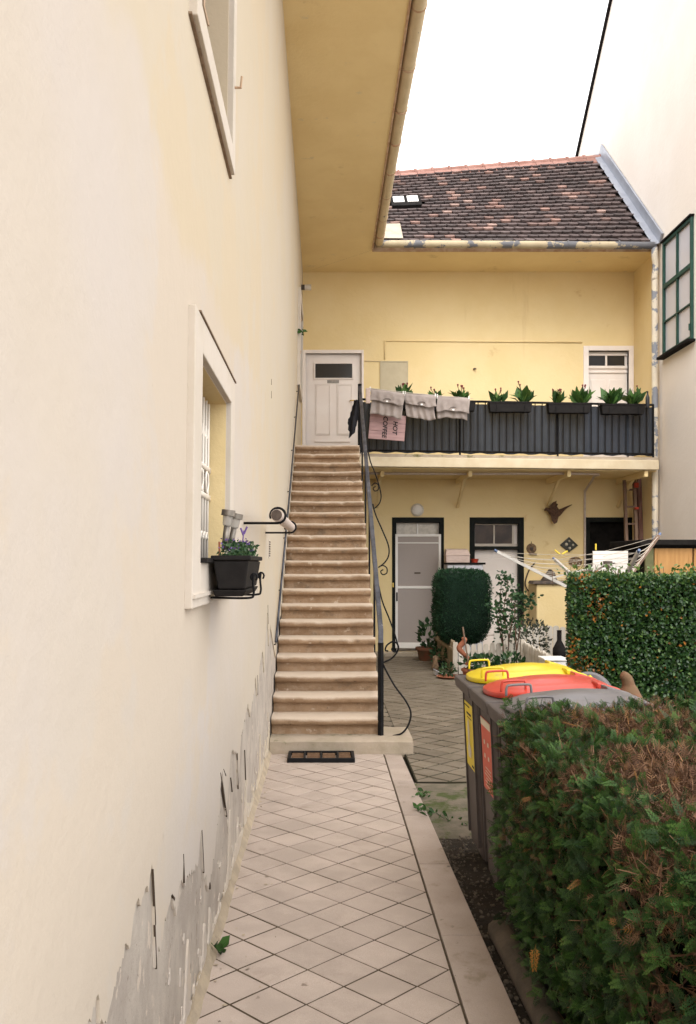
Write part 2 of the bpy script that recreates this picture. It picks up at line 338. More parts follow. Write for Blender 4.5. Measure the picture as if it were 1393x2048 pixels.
mat('shed_green', (.14, .13, .06), (.10, .10, .045), scale=8, rough=.85)
mat('picket', (.62, .57, .50), (.52, .46, .38), scale=8, rough=.85, rnd=.08, stretch=(1, 1, .3))
mat('picket_old', (.40, .31, .21), (.30, .23, .15), scale=8, rough=.9, rnd=.14, stretch=(1, 1, .3))
mat('bin_grey', (.075, .062, .058), (.092, .077, .071), scale=9, c3=(.15, .13, .12), s3=14, t3=.66, w3=.08, rough=.6, bump=.1, bscale=150)
mat('lid_yellow', (.70, .54, .010), (.63, .47, .010), scale=5, rough=.34, spec=.5, c3=(.50, .40, .10), s3=9, t3=.60, w3=.12)
mat('lid_red', (.52, .050, .030), (.45, .042, .026), scale=5, rough=.34, spec=.5, c3=(.42, .13, .10), s3=9, t3=.60, w3=.12)
mat('lid_grey', (.12, .112, .117), (.15, .14, .145), scale=5, rough=.42, spec=.5)
mat('sticker_yellow', (.76, .60, .03), rough=.5)
mat('sticker_red', (.60, .095, .05), rough=.5)
mat('sticker_print', (.66, .60, .46), rough=.5)
mat('thuja_green', (.03, .1, .03), rough=.6, tint=('attr', [(0, (.003, .010, .0035)), (.35, (.014, .042, .010)), (.7, (.043, .104, .020)), (.93, (.082, .158, .030)), (1, (.12, .19, .036))]), trans=.22)
mat('thuja_brown', (.12, .06, .03), rough=.8, tint=('attr', [(0, (.050, .025, .016)), (.4, (.125, .064, .036)), (.8, (.25, .142, .085)), (.95, (.32, .18, .09)), (1, (.26, .115, .022))]), trans=.12)
mat('hedge_core', (.0035, .004, .0025), rough=1, spec=0)
mat('topiary_core', (.004, .014, .008), (.008, .026, .014), scale=60, rough=1, bump=1, bscale=90)
mat('hedge_leaf', (.04, .1, .03), rough=.38, spec=.5, tint=('attr', [(0, (.014, .042, .014)), (.5, (.030, .080, .022)), (.88, (.060, .125, .026)), (.965, (.12, .19, .04)), (.975, (.30, .11, .02)), (1, (.34, .13, .02))]), trans=.25)
mat('topiary_leaf', (.02, .06, .03), rough=.55, tint=('attr', [(0, (.005, .020, .009)), (.6, (.012, .046, .019)), (1, (.030, .088, .034))]), trans=.1)
mat('weed_leaf', (.05, .15, .03), rough=.5, tint=('attr', [(0, (.025, .07, .015)), (1, (.06, .15, .035))]), trans=.3)
mat('bush_leaf', (.03, .08, .03), rough=.5, tint=('attr', [(0, (.022, .060, .026)), (.6, (.040, .095, .038)), (1, (.075, .14, .05))]), trans=.25)
mat('grey_leaf', (.06, .07, .05), rough=.7, tint=('attr', [(0, (.045, .050, .035)), (.6, (.075, .08, .055)), (1, (.11, .12, .08))]), trans=.2)
mat('twig', (.10, .06, .04), (.15, .09, .06), scale=12, rough=.9)
mat('hose_dark', (.05, .035, .025), rough=.5)
mat('lamp_glass', (.62, .56, .48), (.5, .45, .38), scale=14, rough=.35)
mat('bottle_dark', (.03, .03, .035), rough=.25)
mat('tool_dark', (.06, .05, .045), (.12, .09, .07), scale=15, rough=.8)

# ------------------------------------------------------------------ ground and paths
def wallx(z): return -.482 + .0125 * z          # the old side wall leans in slightly
def W(D, z, off=0): return Vector((wallx(z) + off, D, z))

g = MB(); g.add([(-60, -60, -.03), (60, -60, -.03), (60, 80, -.03), (-60, 80, -.03)], [(0, 1, 2, 3)])
g.build('ground', 'bounce_yard', kind='structure')  # mostly unseen yard, made pale to bounce light onto soffit and rear wall
def bed(u, v):
    x = .66 + u * 4.9; y = .6 + v * 15.3
    return Vector((x, y, -.022 + .008 * mnoise.noise(Vector((x * 3, y * 3, 0)))))
MB().grid(bed, 40, 90).build('soil_bed', 'soil', kind='structure', smooth=True)

def clip(poly, x0, x1, y0, y1):
    for ax, lim, sg in ((0, x0, 1), (0, x1, -1), (1, y0, 1), (1, y1, -1)):
        out = []
        for i in range(len(poly)):
            a, b = poly[i - 1], poly[i]; da, db = (a[ax] - lim) * sg, (b[ax] - lim) * sg
            if (da < 0) != (db < 0):
                t = da / (da - db); out.append((a[0] + (b[0] - a[0]) * t, a[1] + (b[1] - a[1]) * t))
            if db >= 0: out.append(b)
        poly = out
        if len(poly) < 3: return []
    return poly
def area(p): return abs(sum(p[i - 1][0] * p[i][1] - p[i][0] * p[i - 1][1] for i in range(len(p)))) / 2
def inset_tile(mb_or_parent, poly, z0, z1, matn, cx, cy, tilt=0):
    """a thin tile with a chamfered rim"""
    n = len(poly); c = Vector((sum(p[0] for p in poly) / n, sum(p[1] for p in poly) / n))
    rim = [(p[0], p[1]) for p in poly]; top = []
    for p in poly:
        d = Vector(p) - c; top.append(c + d * max(0, 1 - .004 / max(d.length, .01)))
    a, b2 = random.uniform(-tilt, tilt), random.uniform(-tilt, tilt)
    zt = lambda x, y: a * (x - c.x) + b2 * (y - c.y)
    vs = [(x, y, z0) for x, y in rim] + [(x, y, z1 - .003 + zt(x, y)) for x, y in rim] + [(p.x, p.y, z1 + zt(p.x, p.y)) for p in top]
    fs = [(i, (i + 1) % n, n + (i + 1) % n, n + i) for i in range(n)] + [(n + i, n + (i + 1) % n, 2 * n + (i + 1) % n, 2 * n + i) for i in range(n)] + [tuple(range(2 * n, 3 * n))]
    return vs, fs
HALF = .143
def lay_tiles(parent, x0, x1, y0, y1, matn, ox, oy, zt=.008, far=99, gap=.0052, tilt=.006):
    rest = MB()
    for i in range(int((x0 - ox) / HALF) - 2, int((x1 - ox) / HALF) + 3):
        for j in range(int((y0 - oy) / HALF) - 2, int((y1 - oy) / HALF) + 3):
            if (i + j) % 2 == 0: continue
            cx, cy = ox + i * HALF, oy + j * HALF; h = HALF - gap
            p = clip([(cx - h, cy), (cx, cy - h), (cx + h, cy), (cx, cy + h)], x0, x1, y0, y1)
            if len(p) < 3 or area(p) < .0012: continue
            vs, fs = inset_tile(None, p, -.02, zt + random.uniform(-.0012, .0012), matn, cx, cy, tilt)
            if cy < far: MB().add(vs, fs).build('paving_tile', matn, parent)
            else: rest.add(vs, fs)
    if rest.v: rest.build('paving_tiles_far', matn, parent, kind='stuff')

p = MB(); p.box(-.50, .512, -1.0, 7.74, -.025, .0056)
path = p.build('path', 'joint_mortar', kind='structure')
lay_tiles(path, -.492, .505, 1.9, 7.735, 'paving_tile', .217, 3.625)
# border strip of long slabs along the outer edge, slightly splayed
bx = lambda D: .70 - (D - 3.2) * .0085
D0 = 1.2
for dj in (2.05, 3.02, 3.96, 4.90, 5.85, 6.78, 7.20, 7.72):
    MB().hexa([(.515, D0 + .004, -.02), (bx(D0), D0 + .004, -.02), (bx(dj), dj - .004, -.02), (.515, dj - .004, -.02),
               (.515, D0 + .004, .009), (bx(D0), D0 + .004, .009), (bx(dj), dj - .004, .009), (.515, dj - .004, .009)]).build('border_slab', 'border_slab', path, bevel=.004)
    D0 = dj
p = MB(); p.box(.69, 2.0, 6.74, 15.9, -.028, .0066); p.box(.50, .69, 8.32, 15.9, -.028, .0066)
rpath = p.build('rear_path', 'joint_moss', kind='structure')
lay_tiles(rpath, .70, 1.93, 6.75, 15.85, 'mossy_tile', .80, 6.90, zt=.012, far=10.2, tilt=.02, gap=.015)
lay_tiles(rpath, .51, .695, 8.33, 15.85, 'mossy_tile', .80, 6.90, zt=.012, far=10.2, tilt=.02, gap=.015)
# broken old concrete between the path and the bins
def old_conc(u, v):
    x = .675 + u * 1.3; y = 5.45 + v * 1.305
    return Vector((x, y, -.002 + .010 * mnoise.noise(Vector((x * 4, y * 4, 0))) - (.02 if v < .02 else 0)))
MB().grid(old_conc, 26, 26).build('concrete_patch', 'concrete_old', kind='structure', smooth=True)
# door threshold and step before the back wall
MB().box(.6, 5.5, 15.92, 16.2, -.02, .07).build('threshold', 'slab_stone', kind='structure', bevel=.01)
# pebbles in the bed
pv = MB().lathe([(.0, -.5), (.8, -.35), (1, 0), (.75, .38), (.0, .5)], n=6)
N = 900
T = np.stack([.70 + RNG.random(N) ** 1.5 * .20, 2.4 + RNG.random(N) * 3.2, -.026 + RNG.random(N) * .006], 1)
quads = [f for f in pv.f if len(f) == 4]
scatter('gravel', [tuple(q) for q in pv.v], quads, frames(RNG.normal(size=(N, 3)) * .3 + [0, 0, .0] + np.array([0, 1, 0])), T, .004 + RNG.random(N) ** 2 * .010, 'pebble', kind='stuff')
# rounded kerb stone lying along the bed
kp = [(.775, 4.02, .0), (.783, 3.95, .015), (.79, 3.6, .018), (.80, 3.0, .016), (.815, 2.3, .014), (.83, 1.5, .012)]
MB().tube(smooth_path(kp, 5), [.02] + [.05] * 3 + [.055] * 22, n=10).build('edging_log', 'kerb_stone', label='rounded weathered edging log lying on the soil beside the path', cat='edging', smooth=True)

# ------------------------------------------------------------------ side wing (left wall, soffit, gutter, windows)
SW = thing('house_wing', 'cream plastered side wing with flaking foot and deep eave, left of the path', 'house', (-.48, 8, 0))
def wall_cells(us, vs, holes, fn, mb):
    us = sorted(set(us + [h[0] for h in holes] + [h[1] for h in holes])); vs = sorted(set(vs + [h[2] for h in holes] + [h[3] for h in holes]))
    for i in range(len(us) - 1):
        for j in range(len(vs) - 1):
            cu, cv = (us[i] + us[i + 1]) / 2, (vs[j] + vs[j + 1]) / 2
            if any(h[0] < cu < h[1] and h[2] < cv < h[3] for h in holes): continue
            mb.add([fn(us[i], vs[j], 0), fn(us[i + 1], vs[j], 0), fn(us[i + 1], vs[j + 1], 0), fn(us[i], vs[j + 1], 0)], [(0, 1, 2, 3)])
def reveal(mb, h, fn, d):
    a, b, c, e = h
    q = [(a, c), (b, c), (b, e), (a, e)]
    for i in range(4):
        u0, v0 = q[i]; u1, v1 = q[(i + 1) % 4]
        mb.add([fn(u0, v0, 0), fn(u1, v1, 0), fn(u1, v1, -d), fn(u0, v0, -d)], [(0, 1, 2, 3)])
ZJ = 1.25
HL = (3.15, 4.11, 1.66, 2.385); HU = (3.00, 4.00, 3.53, 5.30)
wm = MB()
wall_cells([-2.0, 16.2], [ZJ, 6.95], [HL, HU], W, wm)
reveal(wm, HU, W, .22)
rvl = MB(); reveal(rvl, HL, W, .26)
# lower paint skin: its ragged lower edge, traced as (photo x, photo y) on the wall plane
def wall_px(px, py):
    z = .6
    for _ in range(4):
        D = -wallx(z) * FPX / (VX - px); z = H_EYE - (py - VY) * D / FPX
    return D, z
edge_px = [(176, 2046), (197, 1988), (200, 2000), (201, 2047), (214, 2046), (229, 1973), (248, 1917), (255, 1891), (264, 1869), (268, 1831), (285, 1796), (306, 1738),
           (309, 1790), (312, 1936), (316, 1910), (328, 1857), (335, 1826), (346, 1788), (348, 1812), (354, 1830), (358, 1779), (366, 1766), (368, 1710), (369, 1765), (380, 1749), (397, 1727),
           (403, 1660), (408, 1745), (414, 1770), (421, 1766), (428, 1720), (436, 1650), (440, 1620), (441, 1585), (445, 1540), (453, 1630), (456, 1600), (462, 1510), (466, 1500),
           (475, 1506), (477, 1575), (483, 1473), (490, 1440), (496, 1408), (501, 1432), (507, 1395), (512, 1350), (515, 1392), (520, 1330), (526, 1300), (529, 1345), (532, 1270), (536, 1215), (538, 1290), (541, 1250), (543, 1262)]
edge = []
for a in edge_px:
    D, z = wall_px(*a); edge.append((D, max(.03, z)))
edge = [(-2.0, .02), (1.2, .02), (1.55, .02)] + edge
last = -9; E = []
for D, z in edge:
    if D > last + .004: E.append((D, z)); last = D
E2 = []
for (d0, z0), (d1, z1) in zip(E[:-1], E[1:]):     # small chips between traced points
    E2.append((d0, z0)); n = int((d1 - d0) / .014)
    for k in range(1, n + 1):
        t = k / (n + 1)
        if d0 > 1.7: E2.append((d0 + (d1 - d0) * t, max(.02, z0 + (z1 - z0) * t + .035 * mnoise.noise(Vector((d0 + (d1 - d0) * t, 0, 0)) * 14) + random.uniform(-.014, .014))))
E2.append(E[-1]); E = E2 + [(8.6, .75), (9.0, 1.1), (16.2, 1.1)]
for (d0, z0), (d1, z1) in zip(E[:-1], E[1:]):
    wm.add([W(d0, z0), W(d1, z1), W(d1, ZJ), W(d0, ZJ)], [(0, 1, 2, 3)])
    wm.add([W(d0, z0), W(d1, z1), W(d1, z1, -.009), W(d0, z0, -.009)], [(0, 1, 2, 3)])
wm.build('wall', 'cream_plaster', SW); rvl.build('window_reveal', 'yellow_plaster', SW)
bw = MB(); bw.add([W(-2, -.03, -.008), W(16.2, -.03, -.008), W(16.2, 1.3, -.008), W(-2, 1.3, -.008)], [(0, 1, 2, 3)])
bw.build('bare_render', 'grey_render', SW)
# leftover flakes of paint on the bare render
def edge_z(D):
    for (d0, z0), (d1, z1) in zip(E[:-1], E[1:]):
        if d0 <= D <= d1: return z0 + (z1 - z0) * (D - d0) / max(1e-6, d1 - d0)
    return 0
lowp = []; D = 1.7
while D < 8.0:       # surviving paint along the wall foot, torn in upright shreds
    b_ = .05 + .06 * mnoise.noise(Vector((D * 1.7, 8, 0))) + .55 * max(0, mnoise.noise(Vector((D * 6.5, 3, 1))) - .05) ** 1.1 + .10 * max(0, mnoise.noise(Vector((D * 30, 3, 5)))) + random.uniform(0, .03)
    if D < 2.9: b_ *= .45
    lowp.append((D, max(.01, min(b_, edge_z(D) - .004)))); D += random.uniform(.006, .020)
fk = MB()
for (d0, z0), (d1, z1) in zip(lowp[:-1], lowp[1:]):
    fk.add([W(d0, 0, -.001), W(d1, 0, -.001), W(d1, z1, -.001), W(d0, z0, -.001)], [(0, 1, 2, 3)])
    fk.add([W(d0, z0, -.001), W(d1, z1, -.001), W(d1, z1, -.009), W(d0, z0, -.009)], [(0, 1, 2, 3)])
for k in range(70):
    D = random.uniform(1.9, 8.0); z = .02 + random.uniform(0, .45) * random.random() ** .7
    hgt = random.uniform(.01, .05); wd = random.uniform(.005, .02) * (1 if D < 4 else 1.5); pl = []; m_ = 12
    for i in range(m_):
        an = -2 * math.pi * i / m_; rr = random.uniform(.35, 1.1); pl.append((D + wd * rr * math.cos(an), max(.004 + .0005 * i, z + hgt * rr * math.sin(an))))
    fk.prism(pl, lambda u, v, o: W(u, v, o), -.0075, -.0035)
fk.build('paint_flakes', 'cream_plaster', SW, kind='stuff')
# curled-off splits in the paint
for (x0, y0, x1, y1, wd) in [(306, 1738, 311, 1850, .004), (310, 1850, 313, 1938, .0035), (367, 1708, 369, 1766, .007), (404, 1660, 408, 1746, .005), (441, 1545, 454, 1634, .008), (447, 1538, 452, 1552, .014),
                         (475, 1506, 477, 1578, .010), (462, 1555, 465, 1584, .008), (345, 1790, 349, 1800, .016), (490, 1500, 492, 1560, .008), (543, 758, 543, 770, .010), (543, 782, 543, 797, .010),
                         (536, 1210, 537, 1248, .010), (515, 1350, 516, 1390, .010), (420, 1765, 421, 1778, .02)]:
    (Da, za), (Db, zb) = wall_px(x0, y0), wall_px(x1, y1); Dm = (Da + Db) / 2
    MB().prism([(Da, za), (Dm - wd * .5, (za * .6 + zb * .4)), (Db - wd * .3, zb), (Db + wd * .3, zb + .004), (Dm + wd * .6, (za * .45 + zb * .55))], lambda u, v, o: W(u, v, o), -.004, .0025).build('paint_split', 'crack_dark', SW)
dbv = [(-.5, -.3, 0), (.4, -.5, .02), (.5, .3, 0), (-.3, .5, .05)]
N = 150; Td = np.stack([-.475 + RNG.random(N) ** 2.2 * .22 + .03, 2.2 + RNG.random(N) * 5.4, np.full(N, .011)], 1)
scatter('plaster_debris', dbv, [(0, 1, 2, 3)], frames(np.stack([RNG.normal(size=N), RNG.normal(size=N), RNG.normal(size=N) * .12], 1), np.tile([0, 0, 1.], (N, 1)) + RNG.normal(size=(N, 3)) * .15), Td, .004 + RNG.random(N) ** 3 * .018, 'foot_mortar', kind='stuff')
fm = MB()
def foot(u, v):
    D = 1.5 + u * 6.25; h = .07 + .05 * mnoise.noise(Vector((D * 2.3, 0, 3))) + .02 * mnoise.noise(Vector((D * 11, 0, 3)))
    z = v * h; return W(D, z, .032 * (1 - v) ** 1.5 + .006 * mnoise.noise(Vector((D * 9, z * 20, 1))) - .006 * v)
fm.grid(foot, 160, 4).build('wall_foot', 'foot_mortar', SW, smooth=True)

# window surrounds
def wbox(mb, d0, d1, z0, z1, o0, o1):
    return mb.hexa([W(d0, z0, o0), W(d0, z0, o1), W(d1, z0, o1), W(d1, z0, o0), W(d0, z1, o0), W(d0, z1, o1), W(d1, z1, o1), W(d1, z1, o0)])
def surround(win, a, b, c, e, h, pr):
    for q in ((a, h[0] - .005, c, e), (h[1] + .005, b, c, e), (h[0] - .004, h[1] + .004, h[3] + .005, e), (h[0] - .004, h[1] + .004, c, h[2] - .005)):
        wbox(MB(), *q, -.02, pr).build('surround', 'white_trim', win, bevel=.004)
lw = MB(); wbox(lw, HL[0], HL[1], HL[2], HL[3], -.275, -.262); lwin = lw.build('window', 'dim_glass', SW, label='barred lower window with pale plaster surround')
surround(lwin, 2.96, 4.26, 1.50, 2.51, HL, .025)
wbox(MB(), 3.05, 4.27, 2.5105, 2.516, -.01, .030).build('drip_edge', 'edge_brown', lwin)
wbox(MB(), 2.965, 4.25, 1.535, 1.548, .0, .034).build('sill_moulding', 'white_trim', lwin)
wbox(MB(), HL[0] + .01, HL[1] - .01, HL[2] - .004, HL[2] + .012, -.2, .045).build('sill', 'plastic_black', lwin)
gr = MB()
for k in range(11):
    D = 3.20 + k * .086; gr.tube([W(D, 1.675, -.075), W(D, 2.375, -.075)], .0075, n=6)
for z in (1.95, 2.075):
    wbox(gr, 3.15, 4.11, z - .011, z + .011, -.082, -.066)
for k in range(10):     # curled ornaments between the bars
    D = 3.243 + k * .086
    gr.tube([W(D + .03 * math.cos(a), 2.26 + .05 * math.sin(a), -.075) for a in [math.pi + i * math.pi / 8 for i in range(9)]], .005, n=5)
    gr.tube([W(D + .026 * math.cos(a), 1.76 + .03 * math.sin(a), -.07) for a in [i * math.pi / 8 for i in range(9)]], .005, n=5)
for k in range(5):
    D = 3.286 + k * .172
    for s in (-1, 1): gr.tube(bez(W(D, 1.965, -.07), W(D + s * .05, 1.98, -.065), W(D + s * .06, 2.04, -.065), W(D, 2.06, -.07), 8), .0055, n=5)
gr.build('grille', 'grille_paint', lwin, smooth=True)
uw = MB(); wbox(uw, HU[0], HU[1], HU[2], HU[3], -.235, -.222); uwin = uw.build('window', 'dim_glass', SW, label='upper window with white surround seen from below')
surround(uwin, 2.90, 4.10, 3.43, 5.42, HU, .028)
wbox(MB(), 2.88, 4.12, 3.422, 3.429, -.005, .012).build('sill', 'edge_brown', uwin)  # brown strip: shade under the frame put into the colour
hk = MB(); hk.tube([W(4.04, 3.80, .02), W(4.04, 3.80, .055), W(4.04, 3.85, .06)], .006, n=6); hk.build('hook', 'rust_edge', uwin)
hk = MB(); hk.tube([W(3.96, 4.35, -.10), W(3.93, 4.1, -.10), W(3.94, 4.02, -.08)], .006, n=6); hk.build('latch', 'rust_edge', uwin)
# small window far along the wall, over the stairs
fw = MB(); wbox(fw, 13.9, 15.1, 4.55, 5.75, -.01, .004); fwin = fw.build('window', 'dim_glass', SW, label='narrow window above the stairs seen edge-on')
for q in ((13.75, 13.9, 4.4, 5.9), (15.1, 15.25, 4.4, 5.9), (13.9, 15.1, 5.75, 5.9), (13.9, 15.1, 4.4, 4.55)):
    wbox(MB(), *q, -.01, .045).build('surround', 'white_trim', fwin, bevel=.005)
for z in (4.9, 5.4): MB().tube([W(13.85, z, .04), W(13.85, z + .05, .05)], .01, n=6).build('hinge', 'rust_edge', fwin)
# soffit, roof edge, gutter
s = MB(); s.add([(wallx(6.93) - .02, -2, 6.93), (.79, -2, 6.93), (.79, 15.06, 6.93), (wallx(6.93) - .02, 16.25, 6.93)], [(0, 1, 2, 3)])
s.build('soffit', 'soffit_plaster', SW)
MB().box(.79, .812, -2, 15.04, 6.915, 7.06).build('fascia', 'rust_edge', SW)
rf = MB(); rf.add([(.90, -2, 7.09), (-6, -2, 11.6), (-6, 18, 11.6), (.90, 15, 7.09)], [(0, 1, 2, 3)]); rf.build('roof', 'roof_deck', SW)
cv = MB()
for k in range(40):   # rounded cove where wall meets soffit
    pass
gut = MB(); gx = lambda D: .895 + .006 * math.sin(D * .9)
pts = [(gx(D), D, 7.0 + .006 * math.sin(D * 1.3)) for D in np.linspace(-2, 14.86, 60)]
gut.tube(pts, .074, n=14); G1 = gut.build('gutter', 'gutter_clean', SW, smooth=True)
for D in (6.3, 7.4, 8.55, 9.6, 10.5, 11.3, 12.15, 12.95, 13.8, 14.5):
    MB().tube([(gx(D), D - .014, 7.0), (gx(D), D + .014, 7.0)], .081, n=14).build('gutter_strap', 'rust_edge', G1, smooth=40)
# vent and lamp on the wall
v = MB(); wbox(v, 7.28, 7.44, 1.70, 1.85, 0, .006); VG = v.build('vent', 'white_trim', SW)
for k in range(7): wbox(MB(), 7.30, 7.42, 1.712 + k * .019, 1.722 + k * .019, .005, .010).build('slat', 'crack_dark', VG)
lb = thing('wall_lamp', 'small cylindrical wall lamp high above the stair head', 'lamp', tuple(W(15.3, 6.35, 0)))
MB().tube([W(15.3, 6.38, 0), W(15.3, 6.38, .06)], .045, n=10).build('socket', 'tool_dark', lb, smooth=40)
MB().tube([W(15.3, 6.38, .06), W(15.3, 6.38, .17)], .05, n=12).build('glass', 'lamp_glass', lb, smooth=40)

# ------------------------------------------------------------------ rear wing
DB = 16.2
BX = lambda px: (px - VX) * DB / FPX
BZ = lambda py: H_EYE - (py - VY) * DB / FPX
RW = thing('house_wing', 'yellow plastered rear wing with tiled roof, balcony and dark-framed doors', 'house', (2.6, 16.2, 0))
FZ = 3.406
def Bk(u, v, o=0): return Vector((u, DB - o, v))
dA = (1.222, 2.154, .07, 2.49); dB = (2.625, 3.60, .07, 2.49); dC = (4.72, 5.56, .07, 2.49)
uA = (-.345, .665, FZ, 5.46); uB = (4.775, 5.50, FZ, 5.51)
wb = MB(); wall_cells([-.50, 5.60], [-.03, 6.95], [dA, dB, dC, uA, uB], Bk, wb)
for h in (dA, dB, dC, uA, uB): reveal(wb, h, Bk, .22)
wb.build('wall', 'yellow_plaster', RW)
MB().add([(5.595, 15.08, -.03), (5.595, 16.2, -.03), (5.595, 16.2, 6.95), (5.595, 15.08, 6.95)], [(0, 1, 2, 3)]).build('return_wall', 'yellow_plaster', RW)
s = MB(); s.add([(wallx(6.93) - .02, 16.25, 6.929), (.79, 15.06, 6.929), (.79, 15.05, 6.929), (5.6, 15.05, 6.929), (5.6, 16.25, 6.929)], [(0, 1, 2, 3, 4)])
s.build('soffit', 'soffit_plaster', RW)
MB().box(.80, 5.6, 15.03, 15.06, 6.90, 7.02).build('fascia', 'rust_edge', RW)
def bb(x0, x1, z0, z1, o0, o1): return MB().box(x0, x1, DB - o1, DB - o0, z0, z1)
# upper left door
d = bb(uA[0], uA[1], FZ, uA[3], -.10, -.06).build('door', 'door_white', RW, label='white panelled door at the head of the stairs')
for q in ((-.407, uA[0], FZ, 5.523), (uA[1], .706, FZ, 5.523), (uA[0], uA[1], uA[3], 5.523)): bb(*q, -.08, .02).build('door_frame', 'door_white', d, bevel=.006)
bb(-.172, .498, 5.028, 5.286, -.062, -.052).build('pane', 'dark_glass', d)
for q in ((-.20, .525, 5.286, 5.31), (-.20, .525, 5.004, 5.028), (-.20, -.172, 5.028, 5.286), (.498, .525, 5.028, 5.286)): bb(*q, -.062, -.040).build('glazing_bead', 'door_white', d, bevel=.004)
for x0, x1 in ((-.172, .10), (.222, .498)):
    bb(x0 + .02, x1 - .02, 4.014, 4.897, -.062, -.050).build('panel', 'door_white', d, bevel=.006)
    for q in ((x0, x1, 4.90, 4.917), (x0, x1, 3.994, 4.011), (x0, x0 + .017, 4.011, 4.90), (x1 - .017, x1, 4.011, 4.90)): bb(*q, -.062, -.046).build('moulding', 'door_white', d, bevel=.005)
bb(.045, .258, 4.935, 4.99, -.062, -.052).build('letter_slot', 'steel_lamp', d)
bb(-.18, .46, 3.86, 3.90, -.062, -.040).build('weather_bar', 'door_white', d, bevel=.006)
MB().tube([(.46, DB + .06, 4.61), (.46, DB - .0, 4.61), (.54, DB - .0, 4.61)], .011, n=8).build('handle', 'brass', d, smooth=True)
# upper right door
d = bb(uB[0], uB[1], FZ, uB[3], -.12, -.08).build('door', 'door_white', RW, label='white door with two-pane fanlight behind the flower boxes')
for q in ((4.68, uB[0], FZ, 5.596), (uB[1], 5.588, FZ, 5.596), (uB[0], uB[1], uB[3], 5.596)): bb(*q, -.10, .022).build('door_frame', 'door_white', d, bevel=.006)
for q in ((4.80, 5.095), (5.13, 5.45)): bb(*q, 5.25, 5.435, -.082, -.070).build('pane', 'dark_glass', d)
for q in ((4.775, 5.50, 5.435, 5.47), (4.775, 5.50, 5.20, 5.25), (5.095, 5.13, 5.25, 5.435)): bb(*q, -.082, -.05).build('muntin', 'door_white', d, bevel=.005)
bb(4.775, 5.50, 5.12, 5.15, -.082, -.055).build('transom_bar', 'door_white', d, bevel=.005)
for q in ((4.84, 5.10), (5.17, 5.43)): bb(*q, 3.7, 5.0, -.082, -.070).build('panel', 'door_white', d, bevel=.008)
# lower left door, with a white-framed insect screen
d = bb(dA[0] + .06, dA[1] - .06, .07, 2.42, -.16, -.12).build('door', 'door_white', RW, label='ground-floor door behind a white-framed mesh screen')
for q in ((dA[0] - .004, dA[0] + .075, .07, 2.494), (dA[1] - .075, dA[1] + .004, .07, 2.494), (dA[0] + .075, dA[1] - .075, 2.40, 2.494)): bb(*q, -.14, .012).build('door_frame', 'dark_frame', d, bevel=.004)
for q in ((1.31, 1.675), (1.70, 2.065)): bb(*q, 2.10, 2.39, -.122, -.112).build('pane', 'lamp_glass', d)
for q in ((1.297, 2.079, 2.06, 2.10), (1.675, 1.70, 2.10, 2.39)): bb(*q, -.122, -.09).build('muntin', 'frame_white', d)
SX0, SX1, SZ0, SZ1 = 1.275, 2.10, .13, 2.19
sc = bb(SX0, SX1, SZ0, SZ1, .022, .024).build('screen', 'mesh_screen', d)
for q in ((SX0, SX0 + .045, SZ0, SZ1), (SX1 - .045, SX1, SZ0, SZ1), (SX0 + .045, SX1 - .045, SZ1 - .045, SZ1), (SX0 + .045, SX1 - .045, 1.205, 1.25), (SX0 + .045, SX1 - .045, SZ0, SZ0 + .10), (SX0 + .045, SX1 - .045, 2.02, 2.04)):
    bb(*q, .014, .040).build('screen_frame', 'frame_white', d, bevel=.004)
bb(1.62, 1.73, 1.475, 1.50, .025, .034).build('letter_slot', 'crack_dark', d)
bb(1.29, 1.315, .98, 1.14, .040, .060).build('handle', 'iron_black', d, bevel=.006)
bb(1.22, 1.25, 1.23, 1.31, .012, .03).build('padlock', 'brass', d, bevel=.005)
# lower middle door
d = bb(dB[0] + .07, dB[1] - .07, .07, 2.40, -.16, -.12).build('door', 'door_white', RW, label='scuffed white ground-floor door with two-pane fanlight and dark frame')
for q in ((dB[0] - .004, dB[0] + .09, .07, 2.494), (dB[1] - .09, dB[1] + .004, .07, 2.494), (dB[0] + .09, dB[1] - .09, 2.38, 2.494), (dB[0] + .09, dB[1] - .09, 1.91, 1.97)): bb(*q, -.14, .012).build('door_frame', 'dark_frame', d, bevel=.004)
for q in ((2.74, 3.07), (3.095, 3.41)): bb(*q, 2.02, 2.36, -.122, -.112).build('pane', 'dim_glass', d)
for q in ((2.715, 3.51, 1.972, 2.02), (3.07, 3.095, 2.02, 2.36), (2.715, 3.51, 2.36, 2.379), (3.41, 3.45, 2.02, 2.36)): bb(*q, -.122, -.09).build('muntin', 'white_trim', d)
for z0, z1 in ((.35, .95), (1.1, 1.75)): bb(2.80, 3.42, z0, z1, -.122, -.108).build('panel', 'door_white', d, bevel=.008)
# lower right doorway
d = bb(dC[0], dC[1], .07, 2.49, -.26, -.215).build('doorway', 'shed_dark', RW, label='black unlit doorway behind the clothes dryer')
for q in ((dC[0] - .004, dC[0] + .075, .07, 2.494), (dC[1] - .05, dC[1] + .004, .07, 2.494), (dC[0] + .075, dC[1] - .05, 2.41, 2.494)): bb(*q, -.10, .012).build('door_frame', 'dark_frame', d, bevel=.004)
